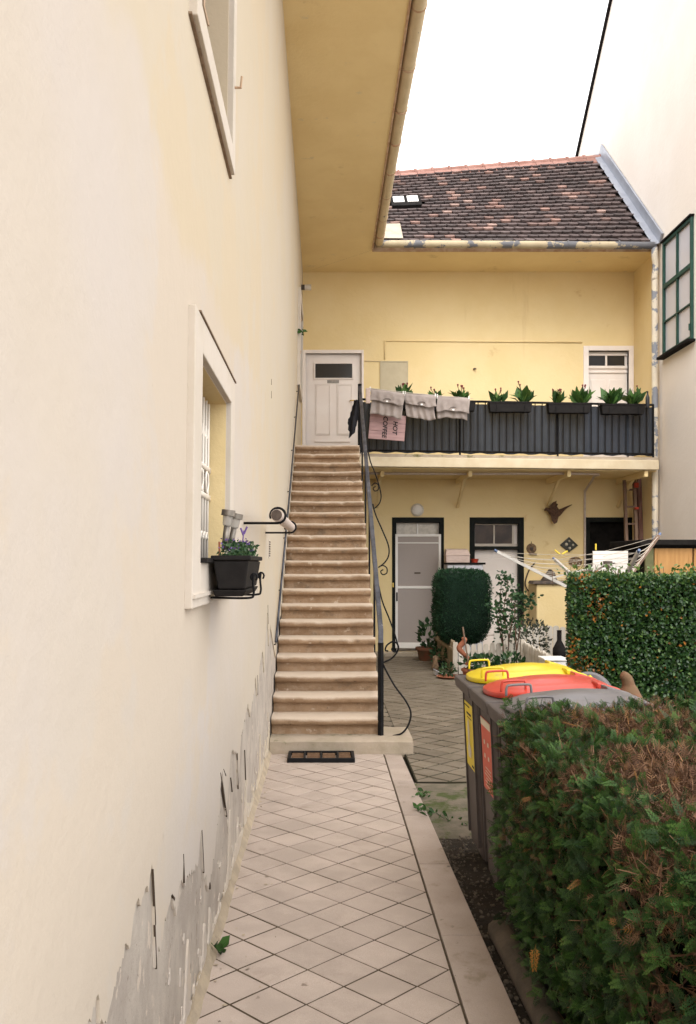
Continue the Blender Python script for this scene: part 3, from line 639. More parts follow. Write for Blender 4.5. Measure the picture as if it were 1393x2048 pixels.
# meter cupboard, conduits, small fixture
MB().tube([(1.086, DB - .012, 5.35), (1.086, DB - .012, 5.677), (1.10, DB - .012, 5.69), (4.66, DB - .012, 5.66)], .013, n=6).build('conduit', 'yellow_plaster', RW, smooth=True)
MB().tube([(.72, DB - .01, 5.325), (1.02, DB - .01, 5.315)], .007, n=6).build('cable', 'gutter_clean', RW)
mbx = bb(1.014, 1.493, 4.45, 5.30, 0, .018).build('meter_cupboard', 'meter_door', RW, bevel=.004)
for x0, x1, z0, z1 in ((1.0, 1.014, 4.44, 5.32), (1.493, 1.507, 4.44, 5.32), (1.014, 1.493, 5.302, 5.32)): bb(x0, x1, z0, z1, 0, .024).build('frame', 'meter_door', mbx)
MB().tube([(2.70, DB, 5.18), (2.70, DB - .03, 5.18), (2.73, DB - .05, 5.17)], .016, n=8).build('wall_fitting', 'tool_dark', RW)
# balcony slab with brackets
BD = lambda x: 14.2 + .104 * (x - .53)
bs = MB(); bs.hexa([(.53, BD(.53), 3.20), (5.5, BD(5.5), 3.20), (5.5, DB, 3.20), (.53, DB, 3.20), (.53, BD(.53), FZ - .05), (5.5, BD(5.5), FZ - .05), (5.5, DB, FZ - .05), (.53, DB, FZ - .05)])
BAL = bs.build('balcony_slab', 'fascia_cream', RW, bevel=.012)
MB().hexa([(.53, BD(.53) + .03, FZ - .05), (5.5, BD(5.5) + .03, FZ - .05), (5.5, DB, FZ - .05), (.53, DB, FZ - .05), (.53, BD(.53) + .03, FZ), (5.5, BD(5.5) + .03, FZ), (5.5, DB, FZ), (.53, DB, FZ)]).build('floor', 'slab_stone', BAL)
MB().hexa([(.53, BD(.53) + .12, 3.185), (5.5, BD(5.5) + .12, 3.185), (5.5, DB, 3.185), (.53, DB, 3.185), (.53, BD(.53) + .12, 3.199), (5.5, BD(5.5) + .12, 3.199), (5.5, DB, 3.199), (.53, DB, 3.199)]).build('underside', 'yellow_plaster', BAL)
for x in (.95, 2.40, 4.03, 5.3):
    b = MB(); b.box(x - .03, x + .03, 14.75, DB, 3.09, 3.185); b.hexa([(x - .022, DB - .02, 2.66), (x + .022, DB - .02, 2.66), (x + .022, DB, 2.70), (x - .022, DB, 2.70), (x - .022, 15.35, 3.10), (x + .022, 15.35, 3.10), (x + .022, 15.43, 3.10), (x - .022, 15.43, 3.10)])
    b.build('bracket', 'yellow_plaster', BAL, bevel=.004)
MB().tube(smooth_path([(.6, 14.95, 3.165), (2.3, 14.95, 3.155), (4.4, 15.0, 3.16), (4.62, 15.4, 3.14), (4.70, 16.12, 2.98), (4.70, 16.17, 2.80), (4.70, 16.17, 1.2)], 6), .020, n=8).build('drain_pipe', 'pole_cloth', RW, smooth=True)
# rear gutter, downpipe
gp = [(.86, 14.92, 6.985), (2.2, 14.92, 6.98), (3.6, 14.925, 6.972), (5.52, 14.93, 6.96)]
G2 = MB().tube(smooth_path(gp, 8), .062, n=14).build('gutter', 'gutter_paint', RW, smooth=True)
for x in (1.5, 2.35, 3.2, 4.05, 4.9): MB().tube([(x - .012, 14.922, 6.976), (x + .012, 14.922, 6.976)], .066, n=14).build('gutter_strap', 'gutter_paint', G2, smooth=40)
MB().tube(smooth_path([(5.50, 14.93, 6.93), (5.50, 14.93, 6.80), (5.53, 14.96, 6.62), (5.515, 14.97, 6.40), (5.52, 14.97, 6.1), (5.525, 14.97, 3), (5.525, 14.97, .1)], 6), .052, n=12).build('downpipe', 'pipe_mottled', RW, smooth=True)
# roof: slightly warped (the ridge climbs towards the neighbour)
def roofp(x, v, up=0):
    zr = 9.48 + (x - 1.31) * .079
    a = Vector((x, 15.0, 7.03)); b = Vector((x, 18.06, zr)); n = Vector((0, -(zr - 7.03), 3.06)).normalized()
    return a + (b - a) * v + n * up
rd = MB(); rd.grid(lambda u, v: roofp(-.8 + u * 6.4, v, -.02), 6, 4)
rd.add([roofp(-.8, 1, -.02), roofp(5.6, 1, -.02), (5.6, 21.0, 7.0), (-.8, 21.0, 7.0)], [(0, 1, 2, 3)])
ROOF = rd.build('roof', 'roof_deck', RW, label='dark weathered beaver-tail tile roof with pink replacement tiles')
TWD, ROWS = .176, 22
def tile_geo():
    """one flat clay tile, rounded lower corners; local x across, y up the slope, z out"""
    pl = [(-.084, .10), (-.084, -.085), (-.066, -.108), (-.03, -.118), (.03, -.118), (.066, -.108), (.084, -.085), (.084, .10)]
    a = [Vector((u, v2, (.056 if v2 < 0 else .010))) for u, v2 in pl]; b = [p - Vector((0, 0, .034)) for p in a]; n = len(pl)
    return a + b, [tuple(range(n))] + [(i, n + i, n + (i + 1) % n, (i + 1) % n) for i in range(n)]
tgv, tgf = tile_geo()
tme = MB().add(tgv, tgf).mesh('roof_tile', 'roof_tile', (0, 0, 0))
far_tiles = MB(); tints = []; cnt = 0
for row in range(ROWS):
    v = (row + .55) / (ROWS + .3)
    x = .62 + (row % 2) * TWD / 2
    while x < 5.42:
        o = roofp(x, v); ex = (roofp(x + .01, v) - roofp(x - .01, v)).normalized(); ey = (roofp(x, v + .01) - roofp(x, v - .01)).normalized(); ez = ex.cross(ey)
        skip = 1.22 < x < 1.80 and .45 < v < .60
        if not skip:
            Mx = Matrix((ex, ey, ez)).transposed().to_4x4(); Mx.translation = o + ez * random.uniform(-.002, .006)
            Mx = Mx @ Matrix.Rotation(R(random.uniform(-2.2, 2.2)), 4, 'Z') @ Matrix.Rotation(R(random.uniform(-2, 2)), 4, 'Y')
            if cnt < 290:
                ob = link('roof_tile', tme, ROOF); ob.matrix_basis = Matrix.Translation(-loc_of(ROOF)) @ Mx; cnt += 1
            else: far_tiles.add([Mx @ q for q in tgv], tgf); tints.append(random.random())
        x += TWD
ft = far_tiles.build('roof_tiles_upper', 'roof_tile_far', ROOF, kind='stuff')
at_ = ft.data.attributes.new('tint', 'FLOAT', 'POINT'); at_.data.foreach_set('value', np.repeat(np.array(tints, np.float32), len(tgv)))
x = .5
while x < 5.45:
    a = roofp(x, 1, .02); b = roofp(x + .34, 1, .02); rt = MB()
    for k in range(2):
        pass
    rt.tube([a + Vector((0, .05, 0)), a + (b - a) * .86 + Vector((0, .05, 0)), a + (b - a) * .88 + Vector((0, .05, .0)), b + Vector((0, .05, .004))], [.085, .09, .105, .105], n=12)
    rt.build('ridge_tile', 'ridge_clay', ROOF, smooth=40); x += .34
x = .5
while x < 5.4:     # plain pinkish top course under the ridge
    e = [roofp(x + .005, .945, .036), roofp(x + .335, .945, .036), roofp(x + .335, .995, .045), roofp(x + .005, .995, .045)]
    MB().hexa([q - Vector((0, 0, .03)) for q in e] + e).build('top_course_tile', 'ridge_clay', ROOF); x += .34
fl = MB()
for v0, v1 in ((-.03, 1.04),):
    A = [roofp(5.44, v0, .05), roofp(5.56, v0, .06), roofp(5.56, v1, .06), roofp(5.44, v1, .05)]
    fl.hexa([q - Vector((0, 0, .02)) for q in A] + A)
    fl.hexa([roofp(5.555, v0, .05), roofp(5.592, v0, .05), roofp(5.592, v1, .05), roofp(5.555, v1, .05), roofp(5.555, v0, .22), roofp(5.592, v0, .22), roofp(5.592, v1, .24), roofp(5.555, v1, .24)])
fl.build('flashing', 'zinc', ROOF, label='pale zinc flashing along the neighbouring wall', bevel=.01)
# skylight: raised box with two bright panes
sk = MB()
def rbox(mb, x0, x1, v0, v1, u0, u1):
    return mb.hexa([roofp(x0, v0, u0), roofp(x1, v0, u0), roofp(x1, v1, u0), roofp(x0, v1, u0), roofp(x0, v0, u1), roofp(x1, v0, u1), roofp(x1, v1, u1), roofp(x0, v1, u1)])
rbox(sk, 1.23, 1.78, .455, .59, .0, .07); SKY = sk.build('skylight', 'shed_dark', ROOF)
# (panes belong to the skylight's box and are built with it as one small roof light)
for x0, x1 in ((1.27, 1.47), (1.53, 1.73)):
    rbox(MB(), x0, x1, .50, .585, .072, .082).build('skylight_pane', 'white_plastic', ROOF)
pl = MB(); rbox(pl, .84, 1.31, .0, .19, .075, .085); pl.build('patch_sheet', 'patch_metal', ROOF, label='rust-edged pale metal sheet at the gutter corner', bevel=.02)

# ------------------------------------------------------------------ neighbour on the right
NB = thing('neighbour_house', 'tall pale neighbouring gable wall with green window, at the right', 'house', (5.6, 15, 0))
NX = 5.6
hW = (13.58, 14.74, 5.07, 6.93)
nm = MB()
zt = lambda D: 10.5 + (20.0 - D) * .835
prof = [12.2, hW[0], hW[1], 15.07, 20.0]
for a, b in zip(prof[:-1], prof[1:]):
    if (a, b) == (hW[0], hW[1]):
        nm.add([(NX, a, 0), (NX, b, 0), (NX, b, hW[2]), (NX, a, hW[2])], [(0, 1, 2, 3)])
        nm.add([(NX, a, hW[3]), (NX, b, hW[3]), (NX, b, zt(b)), (NX, a, zt(a))], [(0, 1, 2, 3)])
    else: nm.add([(NX, a, 0), (NX, b, 0), (NX, b, zt(b)), (NX, a, zt(a))], [(0, 1, 2, 3)])
nm.add([(NX, 12.2, 0), (NX + 8, 12.2, 0), (NX + 8, 12.2, zt(12.2)), (NX, 12.2, zt(12.2))], [(0, 1, 2, 3)])
reveal(nm, hW, lambda u, v, o: Vector((NX - o, u, v)), .12)
nm.build('wall', 'pale_plaster', NB)
ve = MB(); ve.hexa([(NX - .05, 20.05, zt(20.05) - .02), (NX + .3, 20.05, zt(20.05) - .02), (NX + .3, 12.2, zt(12.2) - .02), (NX - .05, 12.2, zt(12.2) - .02), (NX - .05, 20.05, zt(20.05) + .07), (NX + .3, 20.05, zt(20.05) + .07), (NX + .3, 12.2, zt(12.2) + .07), (NX - .05, 12.2, zt(12.2) + .07)])
ve.build('verge', 'shed_dark', NB)
def nbx(d0, d1, z0, z1, x0, x1): return MB().box(x0, x1, d0, d1, z0, z1)
win = nbx(hW[0], hW[1], hW[2], hW[3], NX + .10, NX + .115).build('window', 'blind_white', NB, label='green-framed six-pane window with blinds')
fx0, fx1 = NX - .045, NX + .03
zT = 6.20; zM = 5.62; dm = (hW[0] + hW[1]) / 2
for q in ((hW[0], hW[0] + .05, hW[2], hW[3]), (hW[1] - .05, hW[1], hW[2], hW[3]), (hW[0] + .05, hW[1] - .05, hW[3] - .05, hW[3]), (hW[0] + .05, hW[1] - .05, hW[2], hW[2] + .05), (hW[0] + .05, hW[1] - .05, zT - .035, zT + .035)):
    nbx(*q, fx0, fx1).build('frame', 'shutter_green', win, bevel=.006)
for q in ((dm - .022, dm + .022, hW[2] + .05, zT - .035), (dm - .022, dm + .022, zT + .035, hW[3] - .05), (hW[0] + .05, dm - .022, zM - .010, zM + .010), (dm + .022, hW[1] - .05, zM - .010, zM + .010)):
    nbx(*q, fx0 + .008, fx1 - .008).build('muntin', 'shutter_green', win)
for d0, d1 in ((hW[0] + .05, dm - .022), (dm + .022, hW[1] - .05)):
    for z0, z1 in ((hW[2] + .05, zM - .010), (zM + .010, zT - .035), (zT + .035, hW[3] - .05)):
        nbx(d0, d1, z0, z1, NX - .005, NX + .0).build('pane', 'window_pane', win)
for k in range(26):
    z = 5.2 + k * .045
    if z < 6.1: nbx(hW[0] + .09, dm - .05, z, z + .028, NX + .05, NX + .07).build('blind_slat', 'cabinet_grey', win)
nbx(hW[0] - .06, hW[1] + .05, hW[2] - .05, hW[2] - .012, NX - .12, NX + .02).build('sill', 'shed_dark', win)
nbx(hW[0] - .02, hW[1] + .02, hW[3] + .002, hW[3] + .03, NX - .07, NX + .02).build('hood', 'shed_dark', win)
MB().tube([(NX - .06, hW[0] + .02, z) for z in (5.2, 5.3)], .014, n=6).build('hinge', 'shutter_green', win)

# ------------------------------------------------------------------ staircase
ST = thing('staircase', 'worn brown stone staircase climbing along the cream wall to the upper door', 'stairs', (0, 8, 0))
RS, TR, ZS, DS = .156, .262, .13, 7.99
def slabf(mb):
    x0, x1, y0, y1 = wallx(.06) + .004, .765, 7.73, 8.34
    nx, ny = 40, 8
    def top(u, v):
        x = x0 + (x1 - x0) * u; y = y0 + (y1 - y0) * v; e = min(u, 1 - u, v * .5 + .01) 
        return Vector((x, y + (.012 * mnoise.noise(Vector((x * 7, 5, 0))) if v < .01 else 0), ZS + .006 * mnoise.noise(Vector((x * 6, y * 6, 0))) - (.018 if v < .01 else 0)))
    mb.grid(top, nx, ny)
    mb.grid(lambda u, v: Vector((x0 + (x1 - x0) * u, y0 + .012 * mnoise.noise(Vector(((x0 + (x1 - x0) * u) * 7, 5, 0))) + .008 * mnoise.noise(Vector((u * 20, v * 3, 9))) * (v < .99), -.02 + v * (ZS + .002 + .006 * mnoise.noise(Vector(((x0 + (x1 - x0) * u) * 6, y0 * 6, 0)))))), nx, 4)
    mb.grid(lambda u, v: Vector((x1 + .006 * mnoise.noise(Vector((u * 9, v * 4, 2))), y0 + (y1 - y0) * u, -.02 + v * (ZS + .018))), 8, 4)
q = MB(); slabf(q); q.build('base_slab', 'slab_stone', ST, smooth=50, label='pale stone slab at the stair foot, mossy at its right end')
prof = [(.0, -RS - .01), (.002, -.110), (.003, -.078), (-.004, -.071), (-.036, -.067), (-.049, -.055), (-.054, -.032), (-.051, -.014), (-.038, -.003), (.0, .0), (.06, .001), (.14, .0), (TR + .02, .0)]
for i in range(1, 22):
    z = ZS + i * RS; dn = DS + (i - 1) * TR; last = i == 21
    x0 = wallx(z) + .003; x1 = .505 + (.006 if i % 2 else 0); st = MB(); NXS = 30; sd_ = i * 7.3
    def pt(u, j):
        x = x0 + (x1 - x0) * u; d_, zz = prof[j]
        nose = max(0, 1 - abs(j - 7) / 4)
        wear = .011 * math.exp(-((x - .02 + .05 * math.sin(i)) / .27) ** 2) * nose
        k = mnoise.noise(Vector((x * 3.2, sd_, j * .25))) * .005 + mnoise.noise(Vector((x * 16, sd_, j * .8))) * .003
        chip = max(0, mnoise.noise(Vector((x * 9, sd_ * 3, 4))) - .30) * .09 * nose
        if j in (0, 12): k *= .3
        rnd_edge = .012 * max(0, (abs(u - .5) - .47) / .03)
        return Vector((x, dn + .012 + d_ + k + chip + rnd_edge, z + zz - wear - chip * .5 + .004 * mnoise.noise(Vector((x * 5, sd_, j))) * (j > 6)))
    st.grid(lambda u, v: pt(u, int(round(v * 12))), NXS, 12)
    n0 = len(st.v)
    st.add([pt(1, j) for j in range(13)] + [Vector((x1, dn + TR + .03, z - RS))], [tuple(range(14))])
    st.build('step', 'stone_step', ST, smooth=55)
MB().box(wallx(3) - .02, .53, DS + 20 * TR + TR - .02, DB, FZ - .14, FZ - .002).build('landing', 'slab_stone', ST)
sw = MB(); n = 21
for i in range(21):
    a = DS + i * TR + .02; sw.box(.30, .497, a, a + TR + .0005, -.02, ZS + (i) * RS + .05)
sw.build('side_wall', 'stair_side', ST)

# ------------------------------------------------------------------ iron stair railing
RL = thing('stair_railing', 'black wrought-iron stair railing with scrolled braces on the open side', 'railing', (.5, 8, .13))
a0 = Vector((.497, 7.95, .13)); a1 = Vector((.497, 7.95, .95)); a2 = Vector((.503, 8.03, 1.06)); a3 = Vector((.533, 13.62, 4.375))
MB().tube([a0, a1], .026, n=4, up=(1, 1, 0)).build('newel_post', 'iron_black', RL)
hd = MB()
def rail(mb, pts, wd, ht, dz=0):
    for p, q in zip(pts[:-1], pts[1:]):
        t = (q - p).normalized(); sx = Vector((1, 0, 0)); up = sx.cross(t); up = up if up.z > 0 or t.z > .9 else -up
        up = Vector((0, -t.z, t.y)); c = [(-1, 0), (1, 0), (1, -1), (-1, -1)]
        P = [p + sx * wd / 2 * u + up * (dz + v * ht) for u, v in c]; Q = [q + sx * wd / 2 * u + up * (dz + v * ht) for u, v in c]
        mb.hexa([P[3], P[2], Q[2], Q[3], P[0], P[1], Q[1], Q[0]])
rail(hd, [Vector((.497, 7.945, .60)), a1 + Vector((0, -.005, .0)), a2, a3], .046, .034)
hd.build('handrail', 'iron_worn', RL, bevel=.005)
lo_ = MB(); off = Vector((0, 0, -.055)); rail(lo_, [a1 + Vector((0, .02, -.02)), a2 + off, a3 + off], .026, .03); lo_.build('lower_bar', 'iron_black', RL)
MB().tube([a3 + Vector((0, -.02, .01)), a3 + Vector((0, .0, -.98))], .03, n=4, up=(1, 1, 0)).build('top_post', 'iron_black', RL)
for k in range(1, 5):      # stanchions let into the steps
    D = 7.95 + k * 1.12; z = 1.06 + (D - 8.03) * .593; x = .497 + .006 * k
    MB().tube([(x, D, z - .05), (x, D, z - .98)], .012, n=6).build('stanchion', 'iron_black', RL)
def spiral(c, r0, r1, a_0, a_1, D, n=22):
    return [Vector((c[0] + (r0 + (r1 - r0) * i / n) * math.cos(a_0 + (a_1 - a_0) * i / n), D, c[1] + (r0 + (r1 - r0) * i / n) * math.sin(a_0 + (a_1 - a_0) * i / n))) for i in range(n + 1)]
def brace(D, pxs, curl=None, r=.009):
    pts = [at(a, b, D) for a, b in pxs]; MB().tube(smooth_path(pts, 7), r, n=6).build('scroll_brace', 'iron_black', RL, smooth=True)
brace(7.95, [(764, 1322), (772, 1340), (790, 1372), (812, 1402), (822, 1425), (818, 1448), (805, 1466), (786, 1472)])
brace(7.98, [(764, 1326), (782, 1318), (794, 1305), (797, 1292), (788, 1283), (775, 1290), (771, 1300), (777, 1302)], r=.008)
brace(8.7, [(758, 1172), (766, 1205), (780, 1240), (792, 1275), (797, 1298), (790, 1304), (784, 1299), (788, 1293)], r=.008)
brace(10.3, [(746, 1008), (752, 1030), (765, 1060), (777, 1090), (778, 1110), (770, 1125), (757, 1135)], r=.009)
brace(10.3, [(757, 1135), (766, 1131), (774, 1136), (774, 1146), (766, 1149), (762, 1143), (767, 1139)], r=.008)
brace(12.2, [(736, 900), (742, 925), (752, 950), (762, 985), (761, 1003), (754, 1013), (747, 1018)], r=.009)
brace(12.2, [(744, 972), (750, 966), (757, 970), (757, 979), (750, 982), (747, 976), (752, 973)], r=.008)
# wall handrail
HR = thing('wall_handrail', 'thin dark metal handrail fixed along the cream wall by the stairs', 'handrail', (-.46, 8.3, .9))
h0 = Vector((-.452, 8.28, .93)); h1 = Vector((-.392, 13.6, 4.37))
MB().tube([h0, h0.lerp(h1, .5) + Vector((.004, 0, -.01)), h1], .012, n=8).build('rail', 'iron_worn', HR, smooth=True)
for t in (.0, .14, .30, .47, .65, .82, .97):
    p_ = h0.lerp(h1, t); MB().tube([p_, p_ + Vector((0, .0, -.02)), Vector((wallx(p_.z) - .01, p_.y + .0, p_.z - .03))], .006, n=6).build('bracket', 'iron_black', HR)

# foot scraper grate
GM = thing('foot_scraper', 'black-framed foot scraper with brown bristle fields before the bottom step', 'doormat', (-.03, 7.55, 0))
X0, X1, Y0, Y1 = -.31, .25, 7.39, 7.70
for q in ((X0, X1, Y0, Y0 + .025), (X0, X1, Y1 - .025, Y1), (X0, X0 + .025, Y0 + .025, Y1 - .025), (X1 - .025, X1, Y0 + .025, Y1 - .025)): MB().box(*q, .008, .045).build('frame_bar', 'iron_black', GM, bevel=.004)
for k in (1, 2, 3): xx = X0 + (X1 - X0) * k / 4; MB().box(xx - .008, xx + .008, Y0 + .025, Y1 - .025, .010, .042).build('divider', 'iron_black', GM)
for k in range(4):
    xx = X0 + .02 + (X1 - X0 - .04) * k / 4; b = MB()
    for j in range(9): b.box(xx + .012, xx + (X1 - X0 - .04) / 4 - .012, Y0 + .03 + j * .029, Y0 + .05 + j * .029, .009, .032 + random.uniform(-.004, .004))
    b.build('bristles', 'coir', GM)

# ------------------------------------------------------------------ window planter, lights, roller pole
px0, px1, pd0, pd1, pz0, pz1 = wallx(1.6) + .045, -.284, 3.34, 3.95, 1.555, 1.682
PL = thing('window_box', 'dark plastic window box hung below the barred window', 'planter', ((px0 + px1) / 2, 3.65, 1.53))
b = MB(); t_ = .016
b.hexa([(px0 + t_, pd0 + t_ * 1.2, pz0), (px1 - t_, pd0 + t_ * 1.2, pz0), (px1 - t_, pd1 - t_ * 1.2, pz0), (px0 + t_, pd1 - t_ * 1.2, pz0), (px0, pd0, pz1 - .02), (px1, pd0, pz1 - .02), (px1, pd1, pz1 - .02), (px0, pd1, pz1 - .02)])
b.build('tub', 'plastic_black', PL, bevel=.006)
rm = MB(); e = .008
for q in ((px0 - e, px1 + e, pd0 - e, pd0 + e), (px0 - e, px1 + e, pd1 - e, pd1 + e), (px0 - e, px0 + e, pd0 + e, pd1 - e), (px1 - e, px1 + e, pd0 + e, pd1 - e)): rm.box(*q, pz1 - .018, pz1)
rm.build('rim', 'plastic_black', PL, bevel=.004)
MB().box(px0 + e, px1 - e, pd0 + e, pd1 - e, pz1 - .03, pz1 - .012).build('soil', 'soil', PL)
MB().hexa([(px0 + .004, pd0 + .02, 1.528), (px1 - .022, pd0 + .02, 1.528), (px1 - .022, pd1 - .02, 1.528), (px0 + .004, pd1 - .02, 1.528), (px0 - .004, pd0 + .008, 1.553), (px1 - .008, pd0 + .008, 1.553), (px1 - .008, pd1 - .008, 1.553), (px0 - .004, pd1 - .008, 1.553)]).build('saucer', 'plastic_black', PL, bevel=.005)
for D in (3.42, 3.80):
    MB().tube(smooth_path([(px0 - .02, D, 1.522), (px1 - .01, D, 1.520), (px1 + .012, D, 1.535), (px1 + .010, D, 1.58), (px1 + .012, D, 1.615)], 5), .005, n=6).build('bracket', 'iron_black', PL, smooth=True)
    sc_ = MB(); c = Vector((px1 + .014, D, 1.60))
    for sgn in (-1, 1): sc_.tube([c + Vector((.012 * math.cos(x_) * sgn, 0, .014 * math.sin(x_))) for x_ in [i * .6 - .6 for i in range(9)]], .004, n=5)
    sc_.build('scroll', 'iron_black', PL, smooth=True)
leafq = [(0, 0, 0), (.28, .35, .06), (0, .9, .0), (-.28, .35, .06), (.0, .35, -.02)]
leaff = [(0, 1, 2, 4), (0, 4, 2, 3)]
N = 750
T = np.stack([px0 + .02 + RNG.random(N) * (px1 - px0 - .03), pd0 + .01 + RNG.random(N) * (pd1 - pd0 - .02), pz1 - .01 + RNG.random(N) ** 1.4 * .065], 1)
FP = thing('bedding_plants', 'small violet-flowered bedding plants filling the window box', 'plant', ((px0 + px1) / 2, 3.65, pz1))
scatter('foliage', leafq, leaff, frames(RNG.normal(size=(N, 3)) + [0, 0, .5]), T, .012 + RNG.random(N) * .012, 'bush_leaf', FP)
N = 90; T = np.stack([px0 + .02 + RNG.random(N) * (px1 - px0 - .03), pd0 + .01 + RNG.random(N) * (pd1 - pd0 - .02), pz1 + .02 + RNG.random(N) * .045], 1)
scatter('blossoms', leafq, leaff, frames(RNG.normal(size=(N, 3)) + [0, 0, .3]), T, .010 + RNG.random(N) * .008, 'flower_violet', FP)
b = MB(); b.tube([(-.335, 3.60, 1.68), (-.33, 3.6, 1.74), (-.325, 3.6, 1.785)], .0025, n=5); b.tube([(-.325, 3.6, 1.77), (-.312, 3.6, 1.80)], .004, n=5); b.tube([(-.327, 3.6, 1.765), (-.338, 3.6, 1.795)], .004, n=5); b.build('tall_blossom', 'flower_violet', FP)
def solar(px, top, bot, D, lean, label):
    A = at(px, bot, D); B = at(px + lean, top, D); t = (B - A); L = thing('solar_light', label, 'garden light', tuple(A), 'solar lights in the window box')
    P = lambda f: A + t * f
    MB().tube([P(0), P(.62)], .0125, n=8).build('stake', 'steel_lamp', L, smooth=True)
    MB().tube([P(.60), P(.64), P(.86)], [.014, .018, .020], n=12).build('lens', 'clear_plastic', L, smooth=40)
    MB().tube([P(.85), P(.855), P(1)], [.022, .027, .027], n=14).build('cap', 'steel_lamp', L, smooth=40)
solar(449, 1020, 1100, 3.50, 9, 'steel solar light standing upright in the window box, nearer the window')
solar(460, 1027, 1100, 3.62, 14, 'steel solar light leaning outwards in the window box')
MB().box(-.405, -.398, 3.405, 3.417, 1.66, 1.735).build('plant_label', 'terracotta', label='small orange-brown plant stick in the near end of the window box', cat='plant stick')
RP = thing('rolled_awning', 'rolled grey cloth pole held in two wall brackets above the handrail', 'pole', (-.26, 6, 1.88))
MB().tube([(-.268, 4.98, 1.922), (-.262, 7.0, 1.935)], .033, n=16).build('roll', 'pole_cloth', RP, smooth=40)
MB().tube([(-.268, 4.965, 1.922), (-.268, 4.985, 1.922)], .030, n=16).build('end_cap', 'wood_dark', RP, smooth=40)
for D, lab in ((5.06, 'black curled iron bracket holding the near end of the rolled pole'), (6.9, 'black curled iron bracket holding the far end of the rolled pole')):
    cx, cz, rr = -.265, 1.924 if D < 6 else 1.934, .043
    arm = [W(D, cz - rr, 0), Vector((cx - .03, D, cz - rr)), ] + [Vector((cx + rr * math.sin(a), D, cz - rr * math.cos(a))) for a in [i * .32 for i in range(17)]]
    MB().tube(arm, .0075, n=8).build('pole_bracket', 'iron_black', label=lab, cat='bracket', group='brackets of the rolled pole', smooth=True)

# ------------------------------------------------------------------ balcony railing and what hangs on it
BR = thing('balcony_railing', 'black balcony railing backed with dark grey cloth on the rear wing', 'railing', (3, 14.5, FZ))
BL = lambda x, z, o=0: Vector((x, BD(x) + .06 - o, z))
XL, XR, ZT = .56, 5.42, 4.275
MB().tube([BL(XL, ZT), BL(XR, ZT)], .018, n=4, up=(0, 1, 1)).build('top_rail', 'iron_black', BR)
MB().tube([BL(XL, FZ + .06), BL(XR, FZ + .06)], .014, n=4, up=(0, 1, 1)).build('bottom_rail', 'iron_black', BR)
x = XL + .03
while x < XR:
    MB().tube([BL(x, FZ + .06), BL(x, ZT)], .0085, n=6).build('baluster', 'iron_black', BR); x += .118
for x in (XL, 2.18, 3.8, XR): MB().tube([BL(x, FZ - .02), BL(x, ZT + .01)], .017, n=4, up=(1, 1, 0)).build('post', 'iron_black', BR)
cl = MB(); cl.grid(lambda u, v: BL(XL + u * (XR - XL), FZ + .03 + v * .80 - (.01 * math.sin(u * 90)) * (v < .5), -.022 - .012 * math.sin(u * 2 * math.pi * 41) - .01 * mnoise.noise(Vector((u * 30, v * 2, 0)))), 330, 6)
cl.build('cloth_screen', 'screen_cloth', BR, smooth=True)
# calla leaf plants
def calla(x, D, z, label, group, hgt=.27, nl=24, nf=3, par='potted_flower', sc=1.0):
    root = thing(par, label, 'flower', (x, D, z), group)
    lf = [(0, 0, 0), (.10, .25, .03), (.19, .58, .0), (.0, 1.0, -.28), (-.19, .58, .0), (-.10, .25, .03), (0, .25, 0), (0, .55, -.05)]
    ff = [(0, 1, 6, 6), (1, 2, 7, 6), (2, 3, 7, 7), (3, 4, 7, 7), (4, 5, 6, 7), (5, 0, 6, 6)]
    ff = [(0, 1, 2, 7), (0, 7, 4, 5), (7, 2, 3, 4)]
    a = RNG.random(nl) * 2 * math.pi; sp = .25 + RNG.random(nl) * .8
    d = np.stack([np.cos(a) * sp, np.sin(a) * sp, np.ones(nl)], 1)
    T = np.stack([x + RNG.normal(size=nl) * .03, D + RNG.normal(size=nl) * .02, np.full(nl, z - .01)], 1)
    scatter('leaves', lf, ff, frames(d), T, hgt * (.6 + RNG.random(nl) * .5), 'calla_leaf', root)
    for k in range(nf):
        an = random.random() * 6.28; tip = Vector((x + .07 * math.cos(an), D + .04 * math.sin(an), z + hgt * random.uniform(.75, 1.0)))
        fb = MB(); fb.lathe([(.003, -.025), (.007, 0), (.016, .028), (.008, .038), (.002, .032)], n=8, M=Matrix.Translation(tip) @ Matrix.Rotation(random.uniform(-.4, .4), 4, 'X')); fb.build('blossom', 'flower_red', root, smooth=True)
        MB().tube([(x, D, z), (x + (tip.x - x) * .4, D, z + (tip.z - z) * .6), tip], .004, n=5).build('stem', 'calla_leaf', root)
def fbox(x0, x1, label):
    o = thing('balcony_flower_box', label, 'planter', ((x0 + x1) / 2, BD((x0 + x1) / 2) - .10, 4.08), 'flower boxes on the balcony railing')
    c = BD((x0 + x1) / 2) - .075
    MB().hexa([(x0 + .02, c - .06, 4.085), (x1 - .02, c - .06, 4.085), (x1 - .02, c + .06, 4.085), (x0 + .02, c + .06, 4.085), (x0, c - .08, 4.235), (x1, c - .08, 4.235), (x1, c + .08, 4.235), (x0, c + .08, 4.235)]).build('tub', 'plastic_black', o, bevel=.006)
    MB().box(x0 - .008, x1 + .008, c - .09, c + .09, 4.225, 4.245).build('rim', 'plastic_black', o, bevel=.004)
    for xx in (x0 + .12, x1 - .12): MB().tube([(xx, c - .085, 4.19), (xx, c - .075, 4.075), (xx, c + .1, 4.075)], .005, n=5).build('bracket', 'iron_black', o)
    return c
c1 = fbox(2.63, 3.32, 'black flower box in the middle of the balcony rail, right of the shirts')
c2 = fbox(3.60, 4.29, 'black flower box on the balcony rail, second from the downpipe')
c3 = fbox(4.49, 5.20, 'black flower box at the right end of the balcony rail')
c4 = fbox(.98, 1.60, 'black flower box behind the first grey shirts')
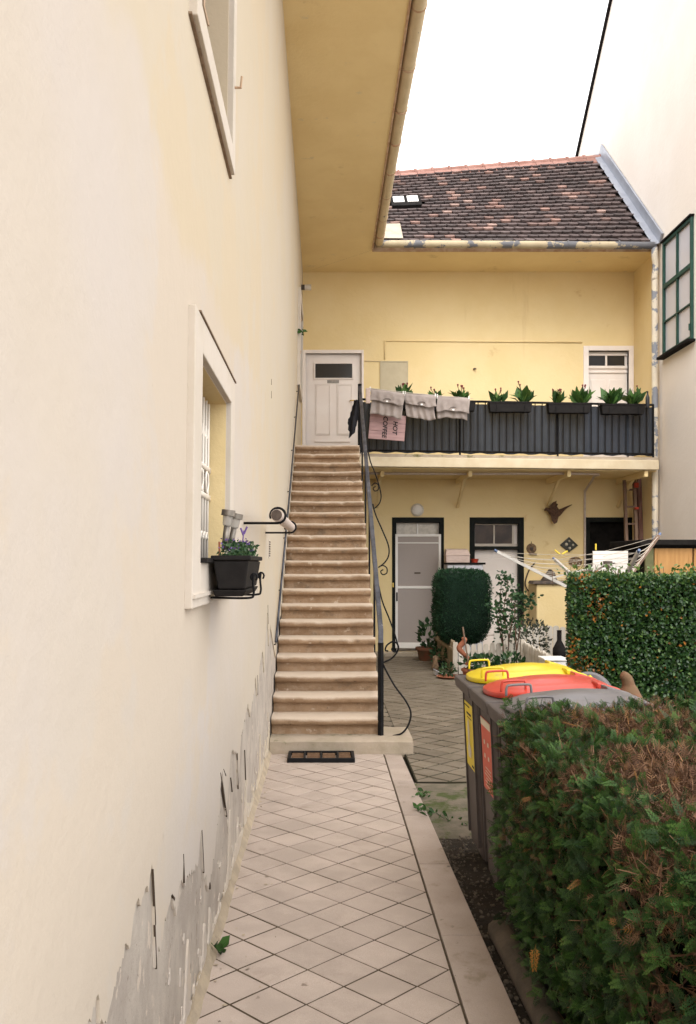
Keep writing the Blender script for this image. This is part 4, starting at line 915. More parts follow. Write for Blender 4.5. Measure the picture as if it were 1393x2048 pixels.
c5 = fbox(1.70, 2.40, 'black flower box behind the last grey shirt')
gp_ = 'callas on the balcony rail'
calla(2.76, c1, 4.24, hgt=.21, label='small red calla at the left of the middle flower box', group=gp_)
calla(3.18, c1, 4.24, 'tall spreading calla at the right of the middle flower box', gp_, hgt=.33, nl=18, nf=2)
calla(3.76, c2, 4.24, 'calla with red blooms at the left of the second box', gp_, hgt=.25, nl=20, nf=5)
calla(4.15, c2, 4.24, 'dense calla with red blooms before the fanlight door', gp_, hgt=.29, nl=30, nf=4)
calla(4.66, c3, 4.24, 'leafy green plant at the left of the last box', gp_, hgt=.31, nl=40, nf=0)
calla(5.02, c3, 4.24, 'leafy green plant at the right end of the last box', gp_, hgt=.29, nl=34, nf=1)
calla(1.27, c4, 4.26, 'dark-bloomed calla above the first grey shirt', gp_, hgt=.27, nl=22, nf=3)
calla(1.76, c5, 4.25, 'low calla above the second grey shirt', gp_, hgt=.20, nl=22, nf=2)
calla(2.17, c5, 4.25, 'red-flowered calla above the third grey shirt', gp_, hgt=.24, nl=26, nf=4)
bt = MB(); bt.lathe([(.03, 0), (.034, .02), (.034, .17), (.015, .22), (.013, .27), (.016, .275), (.0, .28)], n=12, M=Matrix.Translation((5.30, BD(5.3) - .0, 4.21))); bt.build('bottle', 'bottle_dark', label='dark bottle standing at the right end of the balcony rail', cat='bottle', smooth=40)
# washing line with three shirts
LA = at(737, 776, 13.82); LBp = at(946, 797, 14.0)
MB().tube([LA, LA.lerp(LBp, .5) + Vector((0, 0, -.01)), LBp], .004, n=6).build('washing_line', 'line_white', label='white washing line carrying the grey shirts before the balcony', cat='clothes line')
def shirt(px0_, px1_, ytop0, ytop1, yhem, yback, D, label, seed):
    o = thing('shirt', label, 'shirt', tuple(at((px0_ + px1_) / 2, yhem, D)), 'grey shirts on the washing line')
    rs = random.Random(seed)
    ph = [rs.uniform(0, 6) for _ in range(5)]
    def flap(u, v, side):
        px = px0_ + (px1_ - px0_) * u + 3 * math.sin(v * 3 + ph[0]) * v
        y0 = ytop0 + (ytop1 - ytop0) * u; y1 = (yhem if side > 0 else yback) + (ytop1 - ytop0) * (u - .5) + (1.6 * math.sin(u * 5 + ph[1]) + 1.0 * math.sin(u * 13 + ph[2]))
        off = (-.022 if side > 0 else .022) * min(1, v * 6) 
        fold = (.008 * math.sin(u * 17 + ph[3] + v * 2) + .006 * math.sin(u * 31 + ph[4] - v * 3) + .012 * mnoise.noise(Vector((u * 5, v * 3, seed)))) * (v ** .7)
        pp = at(px, y0 + (y1 - y0) * v, D); pp.y += off + fold * (1 if side > 0 else 1.3) + (0 if side > 0 else .010 * math.sin(u * 26 + ph[1]) * v); return pp
    f = MB(); f.grid(lambda u, v: flap(u, v, 1), 36, 14); f.build('front_flap', 'shirt_grey', o, smooth=True, solid=.0012)
    f = MB(); f.grid(lambda u, v: flap(.03 + u * .93, v, -1), 36, 14); f.build('back_flap', 'shirt_grey', o, smooth=True, solid=.0012)
    h = MB(); h.tube([flap(u / 30, 1, 1) + Vector((0, -.004, .002)) for u in range(31)], .004, n=6); h.build('hem', 'shirt_seam', o, smooth=True)
    cc = flap(.52, .86, 1); nk = MB(); nk.tube([cc + Vector((.055 * math.cos(a), -.010, .028 * math.sin(a) + .01)) for a in [i * math.pi / 10 for i in range(11)]], .006, n=5); nk.build('neckband', 'shirt_seam', o, smooth=True)
    MB().box(cc.x - .016, cc.x + .016, cc.y - .016, cc.y - .012, cc.z - .018, cc.z + .006).build('care_label', 'white_plastic', o)
    for u in (.0, .97):
        q = flap(u, 0, 1); MB().box(q.x - .010, q.x + .010, q.y - .012, q.y + .012, q.z - .045, q.z + .028).build('peg', 'white_plastic', o, bevel=.003)
shirt(741, 809, 777, 786, 806, 832, 13.84, 'grey shirt folded over the line, nearest the stair railing', 3)
shirt(811, 873, 786, 791, 812, 837, 13.92, 'grey shirt folded over the line, middle of the three', 5)
shirt(875, 940, 792, 796, 824, 837, 13.98, 'grey shirt folded over the line, farthest from the stair railing', 9)
MB().box(.63, .70, 13.76, 13.79, 4.12, 4.36).build('cloth_strip', 'box_pink', label='short tan cloth strip hanging beside the top of the stair railing', cat='cloth', bevel=.01)
# black garment beside the top post
f = MB()
def blk(u, v):
    wv = [10, 13, 16, 20, 17, 12][min(5, int(v * 6))]; px = 716 + (u - .72) * wv + (-9 * v); return at(px, 800 + 76 * v - (12 * v * u), 13.5) + Vector((0, .03 * math.sin(u * 9) + .02 * v, 0))
f.grid(blk, 14, 18); f.build('black_jacket', 'black_cloth', label='black garment hanging by the top post of the stair railing', cat='jacket', smooth=True, solid=.006)
# sign board
SB = thing('coffee_sign', 'pinkish wooden board sign reading HOT COFFEE, hung sideways on the railing', 'sign', tuple(at(775, 856, 14.02)))
sx0, sx1, sz0, sz1 = at(739, 0, 14.02).x, at(811, 0, 14.02).x, at(0, 880, 14.02).z, at(0, 829, 14.02).z
SM = Matrix.Translation(((sx0 + sx1) / 2, 14.02, (sz0 + sz1) / 2)) @ Matrix.Rotation(R(4.5), 4, 'Y')
hw, hh = (sx1 - sx0) / 2, (sz1 - sz0) / 2
for k in range(3):
    z0 = -hh + k * hh * 2 / 3
    MB().box(-hw, hw, -.009, .009, z0 + .0015, z0 + hh * 2 / 3 - .0015, SM).build('plank', 'sign_wood', SB, bevel=.003)
def text(body, size, Mx, matn, parent, name='lettering', shear=.15, ext=.0015, off=.002):
    cu = bpy.data.curves.new('t', 'FONT'); cu.body = body; cu.size = size; cu.shear = shear; cu.extrude = ext; cu.offset = off; cu.align_x = 'CENTER'; cu.align_y = 'CENTER'
    o = bpy.data.objects.new('t', cu); COL.objects.link(o); bpy.context.view_layer.update()
    me = bpy.data.meshes.new_from_object(o.evaluated_get(bpy.context.evaluated_depsgraph_get())); bpy.data.objects.remove(o); bpy.data.curves.remove(cu)
    me.transform(Matrix.Translation(-loc_of(parent)) @ Mx); me.materials.append(M[matn]); return link(name, me, parent)
RT = Matrix.Rotation(R(90), 4, 'X') @ Matrix.Rotation(R(-90), 4, 'Z')      # upright facing the yard, reading downwards
text('HOT', .098, SM @ Matrix.Translation((.120, -.012, .0)) @ RT, 'ink_black', SB)
text('COFFEE', .098, SM @ Matrix.Translation((-.040, -.012, .0)) @ RT, 'ink_black', SB)

# ------------------------------------------------------------------ things on and before the rear wall
cw = thing('round_wall_lamp', 'round pale bulkhead lamp above the screened door', 'lamp', (1.674, DB, 2.51))
RY = Matrix.Rotation(R(90), 4, 'X')
MB().lathe([(.0, 0), (.117, 0), (.117, .03), (.10, .045), (.0, .045)], n=24, M=Matrix.Translation((1.674, DB, 2.627)) @ RY).build('rim', 'lamp_glass', cw, smooth=40)
MB().lathe([(.088, .044), (.075, .065), (.04, .08), (.0, .083)], n=20, M=Matrix.Translation((1.674, DB, 2.627)) @ RY).build('glass', 'frame_white', cw, smooth=40)
# pheasant: one body, wings spread, long tail
ph = MB(); c0 = lambda px, py, o=.12: Vector((BX(px), DB - o, BZ(py)))
path_ = smooth_path([c0(1086, 1022), c0(1091, 1019), c0(1097, 1022), c0(1104, 1026), c0(1112, 1027), c0(1120, 1022), c0(1129, 1016), c0(1141, 1010)], 5)
rad = np.interp(np.linspace(0, 1, len(path_)), [0, .10, .2, .32, .5, .66, .78, 1], [.006, .028, .030, .062, .085, .050, .028, .004])
ph.tube(path_, list(rad), n=10)
def wing(pts, th=.012):
    n = len(pts); ph.add([p - Vector((0, th, 0)) for p in pts] + [p + Vector((0, th, 0)) for p in pts], [tuple(range(n)), tuple(range(2 * n - 1, n - 1, -1))] + [(i, (i + 1) % n, n + (i + 1) % n, n + i) for i in range(n)])
wing([c0(1098, 1024, .14), c0(1094, 1014, .18), c0(1101, 1006, .2), c0(1108, 1003, .2), c0(1107, 1008, .2), c0(1111, 1010, .19), c0(1109, 1014, .18), c0(1114, 1020, .15)])
wing([c0(1098, 1030, .14), c0(1116, 1028, .14), c0(1112, 1036, .17), c0(1109, 1046, .19), c0(1104, 1049, .2), c0(1099, 1043, .19)])
ph.build('mounted_pheasant', 'pheasant', label='mounted brown pheasant with spread wings on the yellow wall', cat='stuffed bird', smooth=50)
# carved disc, diamond plaque, mask
od = thing('carved_disc', 'round carved wooden ornament right of the middle door', 'ornament', (BX(1063), DB, BZ(1108)))
MB().lathe([(.0, 0), (.085, 0), (.092, .015), (.08, .03), (.045, .022), (.0, .04)], n=18, M=Matrix.Translation((BX(1063), DB, BZ(1097))) @ RY).build('disc', 'carved_wood', od, smooth=40)
MB().lathe([(.0, .035), (.035, .035), (.03, .055), (.0, .06)], n=12, M=Matrix.Translation((BX(1063), DB, BZ(1097))) @ RY).build('boss', 'tool_dark', od, smooth=40)
MB().prism([(-.05, -.03), (.09, -.05), (.10, -.02), (-.02, .0)], lambda u, v, o: Vector((BX(1063) + u, DB - o, BZ(1105) + v)), .0, .04).build('foot', 'carved_wood', od)
MB().tube([(BX(1063), DB - .01, BZ(1088)), (BX(1063), DB - .01, BZ(1083))], .006, n=5).build('hanger', 'tool_dark', od)
op = thing('diamond_plaque', 'dark diamond-shaped glazed plaque on the yellow wall', 'ornament', (BX(1138), DB, BZ(1107)))
MB().prism([(-.165, .01), (0, -.125), (.165, .0), (.0, .155)], lambda u, v, o: Vector((BX(1138) + u, DB - o, BZ(1091) + v)), .0, .03).build('plate', 'plaque_dark', op, bevel=.006)
for u, v, r_ in ((-.05, .02, .03), (.07, .01, .022), (.01, -.05, .026), (.0, .08, .02)): MB().lathe([(0, .0), (r_, .0), (r_ * .7, .008), (0, .012)], n=10, M=Matrix.Translation((BX(1138) + u, DB - .03, BZ(1091) + v)) @ RY).build('painted_mark', 'plaque_light', op, smooth=True)
om = thing('carved_mask', 'brown carved mask with pale rim below the diamond plaque', 'ornament', (BX(1151), DB, BZ(1136)))
MB().lathe([(.0, 0), (.125, 0), (.12, .03), (.07, .06), (.0, .075)], n=18, M=Matrix.Translation((BX(1151), DB, BZ(1124))) @ RY, sy=.75).build('face', 'carved_wood', om, smooth=True)
for u, v in ((-.04, .03), (.04, .03), (.0, -.02), (-.06, -.03), (.06, -.03)): MB().lathe([(0, 0), (.016, 0), (.012, .01), (0, .014)], n=8, M=Matrix.Translation((BX(1151) + u, DB - .06, BZ(1124) + v)) @ RY).build('carving', 'plaque_light', om, smooth=True)
# cabinet between the doors with a crate and a pot on it
cb = thing('cabinet', 'low grey two-door cabinet with dark top between the ground-floor doors', 'cabinet', (2.42, 15.75, .07))
MB().box(2.12, 2.74, 15.50, 15.93, .0, 1.64).build('body', 'cabinet_grey', cb)
for x0, x1 in ((2.13, 2.42), (2.44, 2.73)): MB().box(x0, x1, 15.48, 15.499, .1, 1.63).build('door', 'cabinet_grey', cb, bevel=.004)
MB().box(2.10, 2.78, 15.46, 15.95, 1.641, 1.675).build('top', 'shed_dark', cb, bevel=.004)
bx_ = thing('wooden_crate', 'small pinkish wooden crate with pitched lid on the grey cabinet', 'crate', (2.32, 15.7, 1.676))
MB().box(2.11, 2.52, 15.55, 15.80, 1.676, 1.80).build('body', 'box_pink', bx_, bevel=.004)
MB().hexa([(2.10, 15.54, 1.802), (2.53, 15.54, 1.802), (2.53, 15.81, 1.802), (2.10, 15.81, 1.802), (2.13, 15.62, 1.90), (2.50, 15.62, 1.90), (2.50, 15.81, 1.92), (2.13, 15.81, 1.92)]).build('lid', 'box_pink', bx_, bevel=.004)
MB().lathe([(.05, 0), (.07, .06), (.075, .065), (.06, .065), (.0, .05)], n=14, M=Matrix.Translation((2.62, 15.65, 1.676))).build('small_pot', 'red_paint', label='small red bowl at the right end of the grey cabinet', cat='bowl', smooth=40)
# plastered block with tools on top, cable loop on the wall
MB().box(3.68, 4.9, 15.55, 16.15, -.02, 1.30).build('plaster_block', 'yellow_plaster', label='low yellow plastered block under the wall ornaments', cat='low wall', bevel=.015)
tb = MB(); tb.hexa([(3.60, 15.50, 1.302), (4.2, 15.50, 1.302), (4.2, 15.9, 1.302), (3.60, 15.9, 1.302), (3.63, 15.52, 1.36), (4.18, 15.52, 1.36), (4.18, 15.88, 1.36), (3.63, 15.88, 1.36)]); tb.build('dark_tray', 'tool_dark', label='dark wooden tray lying on the yellow block', cat='tray', bevel=.01)
MB().add([(3.80, 15.6, 1.362), (4.06, 15.6, 1.362), (4.06, 15.8, 1.362), (3.80, 15.8, 1.362), (3.95, 15.62, 1.56), (4.02, 15.62, 1.50), (4.02, 15.78, 1.50), (3.95, 15.78, 1.56)], [(3, 2, 1, 0), (4, 5, 6, 7), (0, 1, 5, 4), (1, 2, 6, 5), (2, 3, 7, 6), (3, 0, 4, 7)]).build('toolbox', 'tool_dark', label='dark wedge-shaped case standing in the tray on the yellow block', cat='case', bevel=.01)
MB().tube(smooth_path([(BX(1070), DB - .04, BZ(1125)), (BX(1058), DB - .04, BZ(1140)), (BX(1050), DB - .04, BZ(1165)), (BX(1056), DB - .05, BZ(1181)), (BX(1068), DB - .05, BZ(1181)), (BX(1076), DB - .06, BZ(1171))], 6), .012, n=8).build('cable_loop', 'hose_dark', label='dark cable hanging in a loop beside the middle door', cat='cable', smooth=True)
# ladder and planks in the corner
ld = thing('ladder', 'old wooden ladder leaning in the right corner under the balcony', 'ladder', (5.35, 15.6, 0))
for sx_ in (-.075, .095): MB().hexa([(5.33 + sx_ - .025, 15.36, 0), (5.33 + sx_ + .025, 15.36, 0), (5.33 + sx_ + .025, 15.44, 0), (5.33 + sx_ - .025, 15.44, 0), (5.33 + sx_ - .022, 15.66, 3.12), (5.33 + sx_ + .022, 15.66, 3.12), (5.33 + sx_ + .022, 15.73, 3.12), (5.33 + sx_ - .022, 15.73, 3.12)]).build('stile', 'ladder_wood', ld)
for k in range(10): z = .25 + k * .3; y = 15.40 + z * .093; MB().box(5.27, 5.41, y - .02, y + .02, z - .015, z + .015).build('rung', 'ladder_wood', ld)
for q in ((5.40, 5.455, 2.98, 3.06), (5.40, 5.455, 2.60, 2.64)): MB().box(q[0], q[1], 15.55, 15.62, q[2], q[3]).build('clamp', 'red_paint', ld)
for x0, tp, lab in ((5.44, 3.10, 'reddish-brown plank propped beside the ladder'), (5.52, 3.16, 'darker plank propped in the corner behind the downpipe')):
    MB().hexa([(x0, 15.50, 0), (x0 + .07, 15.50, 0), (x0 + .07, 15.54, 0), (x0, 15.54, 0), (x0, 15.80, tp), (x0 + .07, 15.80, tp), (x0 + .07, 15.84, tp), (x0, 15.84, tp)]).build('plank', 'plank_red', label=lab, cat='plank')
# shed
SH = thing('shed', 'low dark garden shed with orange plywood doors beside the pale wall', 'shed', (4.95, 12.6, 0))
MB().box(4.33, 5.52, 12.05, 13.1, -.02, 1.90).build('body', 'shed_dark', SH)
MB().box(4.20, 5.58, 11.92, 13.2, 1.90, 1.975).build('roof', 'shed_dark', SH, bevel=.01)
MB().box(4.30, 4.41, 12.0, 12.049, 0, 1.86).build('post', 'shed_green', SH)
for x0, x1 in ((4.425, 4.935), (4.955, 5.50)):
    dd = MB().box(x0, x1, 12.01, 12.049, .1, 1.86).build('door', 'plywood', SH, bevel=.004)
    for q in ((x0 + .04, x0 + .05), (x1 - .05, x1 - .04)): MB().box(q[0], q[1], 12.004, 12.009, .2, 1.8).build('bead', 'plywood', dd)
MB().tube([(4.3, 11.95, 1.93), (4.9, 11.94, 1.92), (5.3, 11.95, 1.94)], .016, n=6).build('batten', 'board_white', SH)

# ------------------------------------------------------------------ garden: fences, pots, shrubs
def picket_run(p0, p1, n, h, matn, name, label, wd=.07, th=.018, posts=True, pointed=True, z0=.02):
    p0, p1 = Vector(p0), Vector(p1); t = (p1 - p0).normalized(); nrm = Vector((-t.y, t.x, 0)); L = (p1 - p0).length
    o = thing(name, label, 'fence', tuple((p0 + p1) / 2))
    for k in range(n):
        c = p0 + t * (L * (k + .5) / n); hh_ = h + random.uniform(-.012, .012)
        poly = [(-wd / 2, z0), (wd / 2, z0), (wd / 2, hh_ - .03), (wd * .3, hh_ - .006), (0, hh_), (-wd * .3, hh_ - .006), (-wd / 2, hh_ - .03)]
        MB().prism(poly, lambda u, v, w_: c + t * u + nrm * w_ + Vector((0, 0, v)), -th / 2, th / 2).build('picket', matn, o)
    for z in (h * .3, h * .75):
        MB().hexa([p0 + nrm * .011 + Vector((0, 0, z - .02)), p1 + nrm * .011 + Vector((0, 0, z - .02)), p1 + nrm * .031 + Vector((0, 0, z - .02)), p0 + nrm * .031 + Vector((0, 0, z - .02)), p0 + nrm * .011 + Vector((0, 0, z + .02)), p1 + nrm * .011 + Vector((0, 0, z + .02)), p1 + nrm * .031 + Vector((0, 0, z + .02)), p0 + nrm * .031 + Vector((0, 0, z + .02))]).build('rail', matn, o)
    if posts:
        for q in (p0 - t * .04,): MB().box(q.x - .035, q.x + .035, q.y - .035, q.y + .035, 0, h + .02).build('post', matn, o, bevel=.004)
    return o
picket_run((1.97, 13.25, 0), (3.0, 13.3, 0), 11, .47, 'picket', 'picket_fence', 'low white picket fence before the clipped bush, with corner post')
picket_run((1.93, 13.32, 0), (1.90, 15.4, 0), 20, .50, 'picket_old', 'picket_fence', 'weathered brown picket fence receding beside the rear path', posts=False)
picket_run((2.85, 15.1, 0), (4.4, 15.1, 0), 14, .60, 'picket', 'picket_fence', 'taller pale board fence along the back of the garden bed', wd=.10, posts=False)
picket_run((2.86, 12.9, 0), (2.75, 10.9, 0), 20, .54, 'picket', 'picket_fence', 'short white picket panel running towards the camera beside the white box', posts=True)
wbx = thing('white_box', 'white plastic storage box with a handle slot beside the picket panel', 'box', (2.72, 10.7, 0))
MB().box(2.60, 2.86, 10.55, 10.85, .0, .50).build('body', 'white_plastic', wbx, bevel=.012)
MB().box(2.585, 2.875, 10.535, 10.865, .505, .535).build('lid', 'white_plastic', wbx, bevel=.008)
MB().box(2.67, 2.79, 10.545, 10.552, .38, .43).build('handle', 'crack_dark', wbx)
# dark kettle-shaped thing behind the box
kb = MB(); kb.lathe([(.0, 0), (.06, .03), (.085, .10), (.085, .17), (.05, .24), (.03, .28), (.03, .40), (.035, .41), (.0, .415)], n=16, M=Matrix.Translation((3.04, 11.6, .38))); 
kb.tube([(2.97, 11.6, .0), (2.97, 11.6, .52)], .014, n=6); kb.tube([(3.09, 11.6, .0), (3.09, 11.6, .45)], .014, n=6)
kb.build('garden_brazier', 'shed_dark', label='black pot-bellied brazier on legs behind the white box', cat='brazier', smooth=50)
def pot(x, y, z, r_, h, label, matn='terracotta', name='flower_pot'):
    MB().lathe([(.0, 0), (r_ * .68, 0), (r_ * .92, h * .78), (r_ * .93, h * .8), (r_ * 1.05, h * .8), (r_ * 1.05, h), (r_ * .92, h), (r_ * .88, h * .85), (0, h * .84)], n=18, M=Matrix.Translation((x, y, z))).build(name, matn, label=label, cat='pot', smooth=40)
def leafy(x, y, z, rx, ry, rz, n_, size, matn, name, label, cat='plant', up=.4, parent=None):
    u = RNG.normal(size=(n_, 3)); u /= np.linalg.norm(u, axis=1)[:, None]; u *= (.45 + .55 * RNG.random(n_) ** .5)[:, None]
    T = u * [rx, ry, rz] + [x, y, z]
    return scatter(name, leafq, leaff, frames(u + RNG.normal(size=(n_, 3)) * .5 + [0, 0, up]), T, size * (.6 + .7 * RNG.random(n_)), matn, parent, label=label, cat=cat)
pot(1.74, 15.2, .0, .19, .24, 'large dark terracotta pot beside the screened door', 'clay_mossy')
leafy(1.75, 15.2, .42, .16, .14, .28, 130, .11, 'bush_leaf', 'potted_shrub', 'dark leafy plant in the large pot beside the screened door')
pot(2.08, 12.75, .0, .13, .16, 'red terracotta pot at the corner post of the picket fence')
leafy(2.10, 12.75, .24, .16, .12, .12, 80, .08, 'bush_leaf', 'potted_plant', 'light green plant in the red pot at the fence post')
pot(1.82, 14.0, .0, .09, .13, 'small dark pot at the foot of the brown pickets', 'shed_dark')
leafy(1.80, 14.05, .22, .13, .14, .14, 120, .07, 'bush_leaf', 'potted_plant', 'dark plant in the small pot at the brown pickets')
MB().lathe([(.0, 0), (.15, .0), (.20, .035), (.185, .04), (.14, .015), (.0, .012)], n=20, M=Matrix.Translation((1.80, 12.85, .008))).build('plant_saucer', 'terracotta', label='flat terracotta saucer on the rear path below the fence post', cat='saucer', smooth=40)
leafy(1.78, 12.95, .12, .12, .1, .08, 100, .06, 'bush_leaf', 'potted_plant', 'low green plant in the flat saucer beside the fence post')
cbn = MB(); cbn.lathe([(.0, 0), (.07, 0), (.10, .05), (.11, .06), (.09, .055), (.0, .03)], n=14, M=Matrix.Translation((1.66, 13.15, .007)) @ Matrix.Rotation(.5, 4, 'Y')); cbn.build('grey_bowl', 'cabinet_grey', label='grey bowl tipped on the rear path beside the fence', cat='bowl', smooth=40)
MB().lathe([(.0, 0), (.05, .01), (.06, .07), (.035, .13), (.045, .17), (.04, .22), (.0, .24)], n=12, M=Matrix.Translation((1.70, 13.75, .008))).build('garden_figure', 'carved_wood', label='small pale-headed garden figure on the path by the brown pickets', cat='figurine', smooth=True)
# terracotta seahorse-like figure with a leaning stake
sf = [at(932, 1330, 12.7), at(938, 1318, 12.7), at(926, 1306, 12.7), at(919, 1296, 12.7), at(926, 1286, 12.7), at(930, 1279, 12.7), at(924, 1276, 12.7)]
MB().tube(smooth_path(sf, 6), list(np.interp(np.linspace(0, 1, 37), [0, .2, .45, .7, .85, 1], [.02, .024, .042, .036, .036, .012])), n=10).build('clay_figure', 'terracotta', label='curled orange-brown clay figure beside the white fence post', cat='figurine', smooth=True)
MB().tube([at(926, 1254, 12.6), at(934, 1305, 12.6), at(940, 1345, 12.6)], .012, n=6).build('garden_stake', 'ladder_wood', label='slanting wooden stake in front of the clipped bush', cat='stake')
leafy(2.25, 12.6, .26, .20, .15, .10, 170, .08, 'bush_leaf', 'garden_plant', 'bright green leafy plant before the low white pickets')
leafy(2.62, 12.7, .24, .22, .15, .14, 220, .08, 'bush_leaf', 'garden_plant', 'green ground plants at the foot of the rose stems')
leafy(2.72, 12.0, .18, .2, .15, .10, 160, .07, 'bush_leaf', 'garden_plant', 'low green plants before the picket panel')
leafy(3.25, 14.2, .45, .32, .3, .35, 520, .07, 'grey_leaf', 'grey_shrub', 'grey-green wispy shrub between the fences')
# clipped box-shaped bush
TP = thing('clipped_bush', 'dark green bush clipped to a rounded block beside the screened door', 'bush', (2.12, 13.9, 0))
N = 26000
u = RNG.uniform(-1, 1, size=(N * 2, 3)); pn = 5.5
nrm_ = (np.abs(u) ** pn).sum(1) ** (1 / pn); u = u / nrm_[:, None]
keep = RNG.random(len(u)) < 1 ; u = u[keep][:N]
prof_w = 1 - .30 * np.clip((-u[:, 2] - .45) / .55, 0, 1) ** 1.6
wob = np.array([1 + .05 * mnoise.noise(Vector(q) * 2.2) + .035 * mnoise.noise(Vector(q) * 6) for q in u])
T = u * (.93 + .07 * RNG.random(N))[:, None] * np.stack([.415 * prof_w * wob, .40 * prof_w * wob, .57 * wob], 1) + [2.12, 13.9, .985]
outw = np.sign(u) * np.abs(u) ** 3 + RNG.normal(size=(N, 3)) * .45 + [0, 0, .25]
tuft = [(0, 0, 0), (.16, .5, 0), (0, 1, .05), (-.16, .5, 0)]
scatter('foliage', tuft, [(0, 1, 2, 3)], frames(outw), T, .016 + RNG.random(N) ** 2 * .030, 'topiary_leaf', TP, grad=.3)
Ns = 420; us = u[:Ns]; scatter('shoots', tuft, [(0, 1, 2, 3)], frames(outw[:Ns] + [0, 0, .5]), T[:Ns] + us * .012, .035 + RNG.random(Ns) * .035, 'topiary_leaf', TP, tint=.7 + RNG.random(Ns) * .3)
cbm = MB()
def core(u, v):
    a_, b_ = 2 * math.pi * u, math.pi * (v - .5); q = Vector((math.cos(b_) * math.cos(a_), math.cos(b_) * math.sin(a_), math.sin(b_)))
    q = q / (abs(q.x) ** 5.5 + abs(q.y) ** 5.5 + abs(q.z) ** 5.5) ** (1 / 5.5); w_ = 1 - .30 * max(0, min(1, (-q.z - .45) / .55)) ** 1.6
    return Vector((2.12 + q.x * .385 * w_, 13.9 + q.y * .37 * w_, .985 + q.z * .535))
cbm.grid(core, 28, 18); cbm.build('dark_core', 'topiary_core', TP, smooth=True)
MB().tube([(2.12, 13.9, 0), (2.12, 13.9, .6)], [.045, .035], n=8).build('trunk', 'twig', TP)
# rose-like shrub with bare stems
RB = thing('young_shrub', 'thin-stemmed young shrub with sparse round leaves before the middle door', 'shrub', (2.62, 13.0, 0))
stems = []
for sx_, pts in enumerate([[(1008, 1330), (1006, 1280), (1000, 1220), (1004, 1160)], [(1012, 1330), (1018, 1280), (1008, 1225), (1016, 1170), (1012, 1150)], [(1034, 1330), (1032, 1270), (1030, 1210), (1036, 1185)], [(1034, 1300), (1044, 1240), (1056, 1205), (1064, 1195)], [(1006, 1290), (996, 1240), (990, 1205)], [(1018, 1280), (1026, 1230), (1022, 1190)]]):
    P = smooth_path([at(a, b, 13.0 + .1 * math.sin(sx_ * 2 + i)) for i, (a, b) in enumerate(pts)], 6); stems.append(P)
    MB().tube(P, list(np.linspace(.011, .004, len(P))), n=6).build('stem', 'twig', RB, smooth=True)
Tl, Dl = [], []
for P in stems:
    m = len(P)
    for i in range(m // 3, m):
        for _ in range(8):
            Tl.append(P[i] + Vector((random.gauss(0, .055), random.gauss(0, .07), random.gauss(0, .04)))); Dl.append((random.gauss(0, .7), random.gauss(0, .5) - .3, random.gauss(0, .4) + .1))
scatter('leaves', [(0, 0, 0), (.42, .3, .04), (.3, .8, .03), (0, 1.0, 0), (-.3, .8, .03), (-.42, .3, .04)], [(0, 1, 2, 3), (0, 3, 4, 5)], frames(np.array(Dl)), np.array([tuple(t) for t in Tl]), .035 + RNG.random(len(Tl)) * .035, 'bush_leaf', RB)

# ------------------------------------------------------------------ rotary clothes dryer
RD = thing('rotary_dryer', 'rotary clothes dryer with bare lines standing behind the leafy hedge', 'clothes dryer', (3.47, 11.0, 0))
hub = at(1216, 1215, 11.0); top = at(1216, 1127, 11.0)
tips = [at(995, 1103, 11.1), at(1110, 1119, 12.1), at(1318, 1071, 11.4), at(1277, 1104, 10.0)]
MB().tube([(hub.x, 11.0, 0), (hub.x, 11.0, top.z)], .024, n=10).build('pole', 'dryer_alu', RD, smooth=True)
MB().tube([top + Vector((0, 0, -.05)), top + Vector((0, 0, .03))], .055, n=10).build('hub', 'tool_dark', RD, smooth=40)
for k, tp in enumerate(tips):
    MB().tube([hub, tp], .025, n=4).build('arm', 'dryer_alu' if k != 2 else 'ladder_wood', RD)
    MB().tube([top, hub.lerp(tp, .52)], .013, n=4).build('stay', 'dryer_alu', RD)
    MB().tube([tp, tp + (tp - hub).normalized() * .04], .018, n=8).build('end_cap', 'blue_cap', RD, smooth=40)
for f in (.985, .90, .81, .72, .62, .52):
    for k in range(4):
        a, b = hub.lerp(tips[k], f), hub.lerp(tips[(k + 1) % 4], f); mid = (a + b) / 2 - Vector((0, 0, .03))
        MB().tube([a, a.lerp(mid, .55) - Vector((0, 0, .004)), mid, mid.lerp(b, .45) - Vector((0, 0, .004)), b], .0031, n=5).build('line', 'line_white', RD)
def peg(px, py, D, rot, label):
    Mx = Matrix.Translation(at(px, py, D)) @ Matrix.Rotation(R(rot), 4, 'Y')
    MB().box(-.009, .009, -.010, .010, -.042, .042, Mx).add([], []).build('clothes_peg', 'peg_yellow', label=label, cat='clothes peg', bevel=.004)
peg(1192, 1094, 11.5, 0, 'yellow clothes peg clipped upright above the white board'); peg(1130, 1105, 11.5, 60, 'yellow clothes peg lying tilted on the dryer lines, left of the board'); peg(1115, 1104, 11.5, -50, 'leftmost yellow clothes peg on the dryer lines')
wbm = thing('white_board', 'off-white board with a handle slot hung from the dryer', 'board', tuple(at(1221, 1150, 11.7)))
b0, b1 = at(1186, 1152, 11.7), at(1256, 1102, 11.7)
for q in ((b0.x, b1.x, b0.z - .2, b0.z + .15), (b0.x, (b0.x + b1.x) / 2 - .03, b0.z + .15, b0.z + .175), ((b0.x + b1.x) / 2 + .07, b1.x, b0.z + .15, b0.z + .175), (b0.x, b1.x, b0.z + .175, b1.z)):
    MB().box(q[0], q[1], 11.69, 11.715, q[2], q[3]).build('panel', 'board_white', wbm)

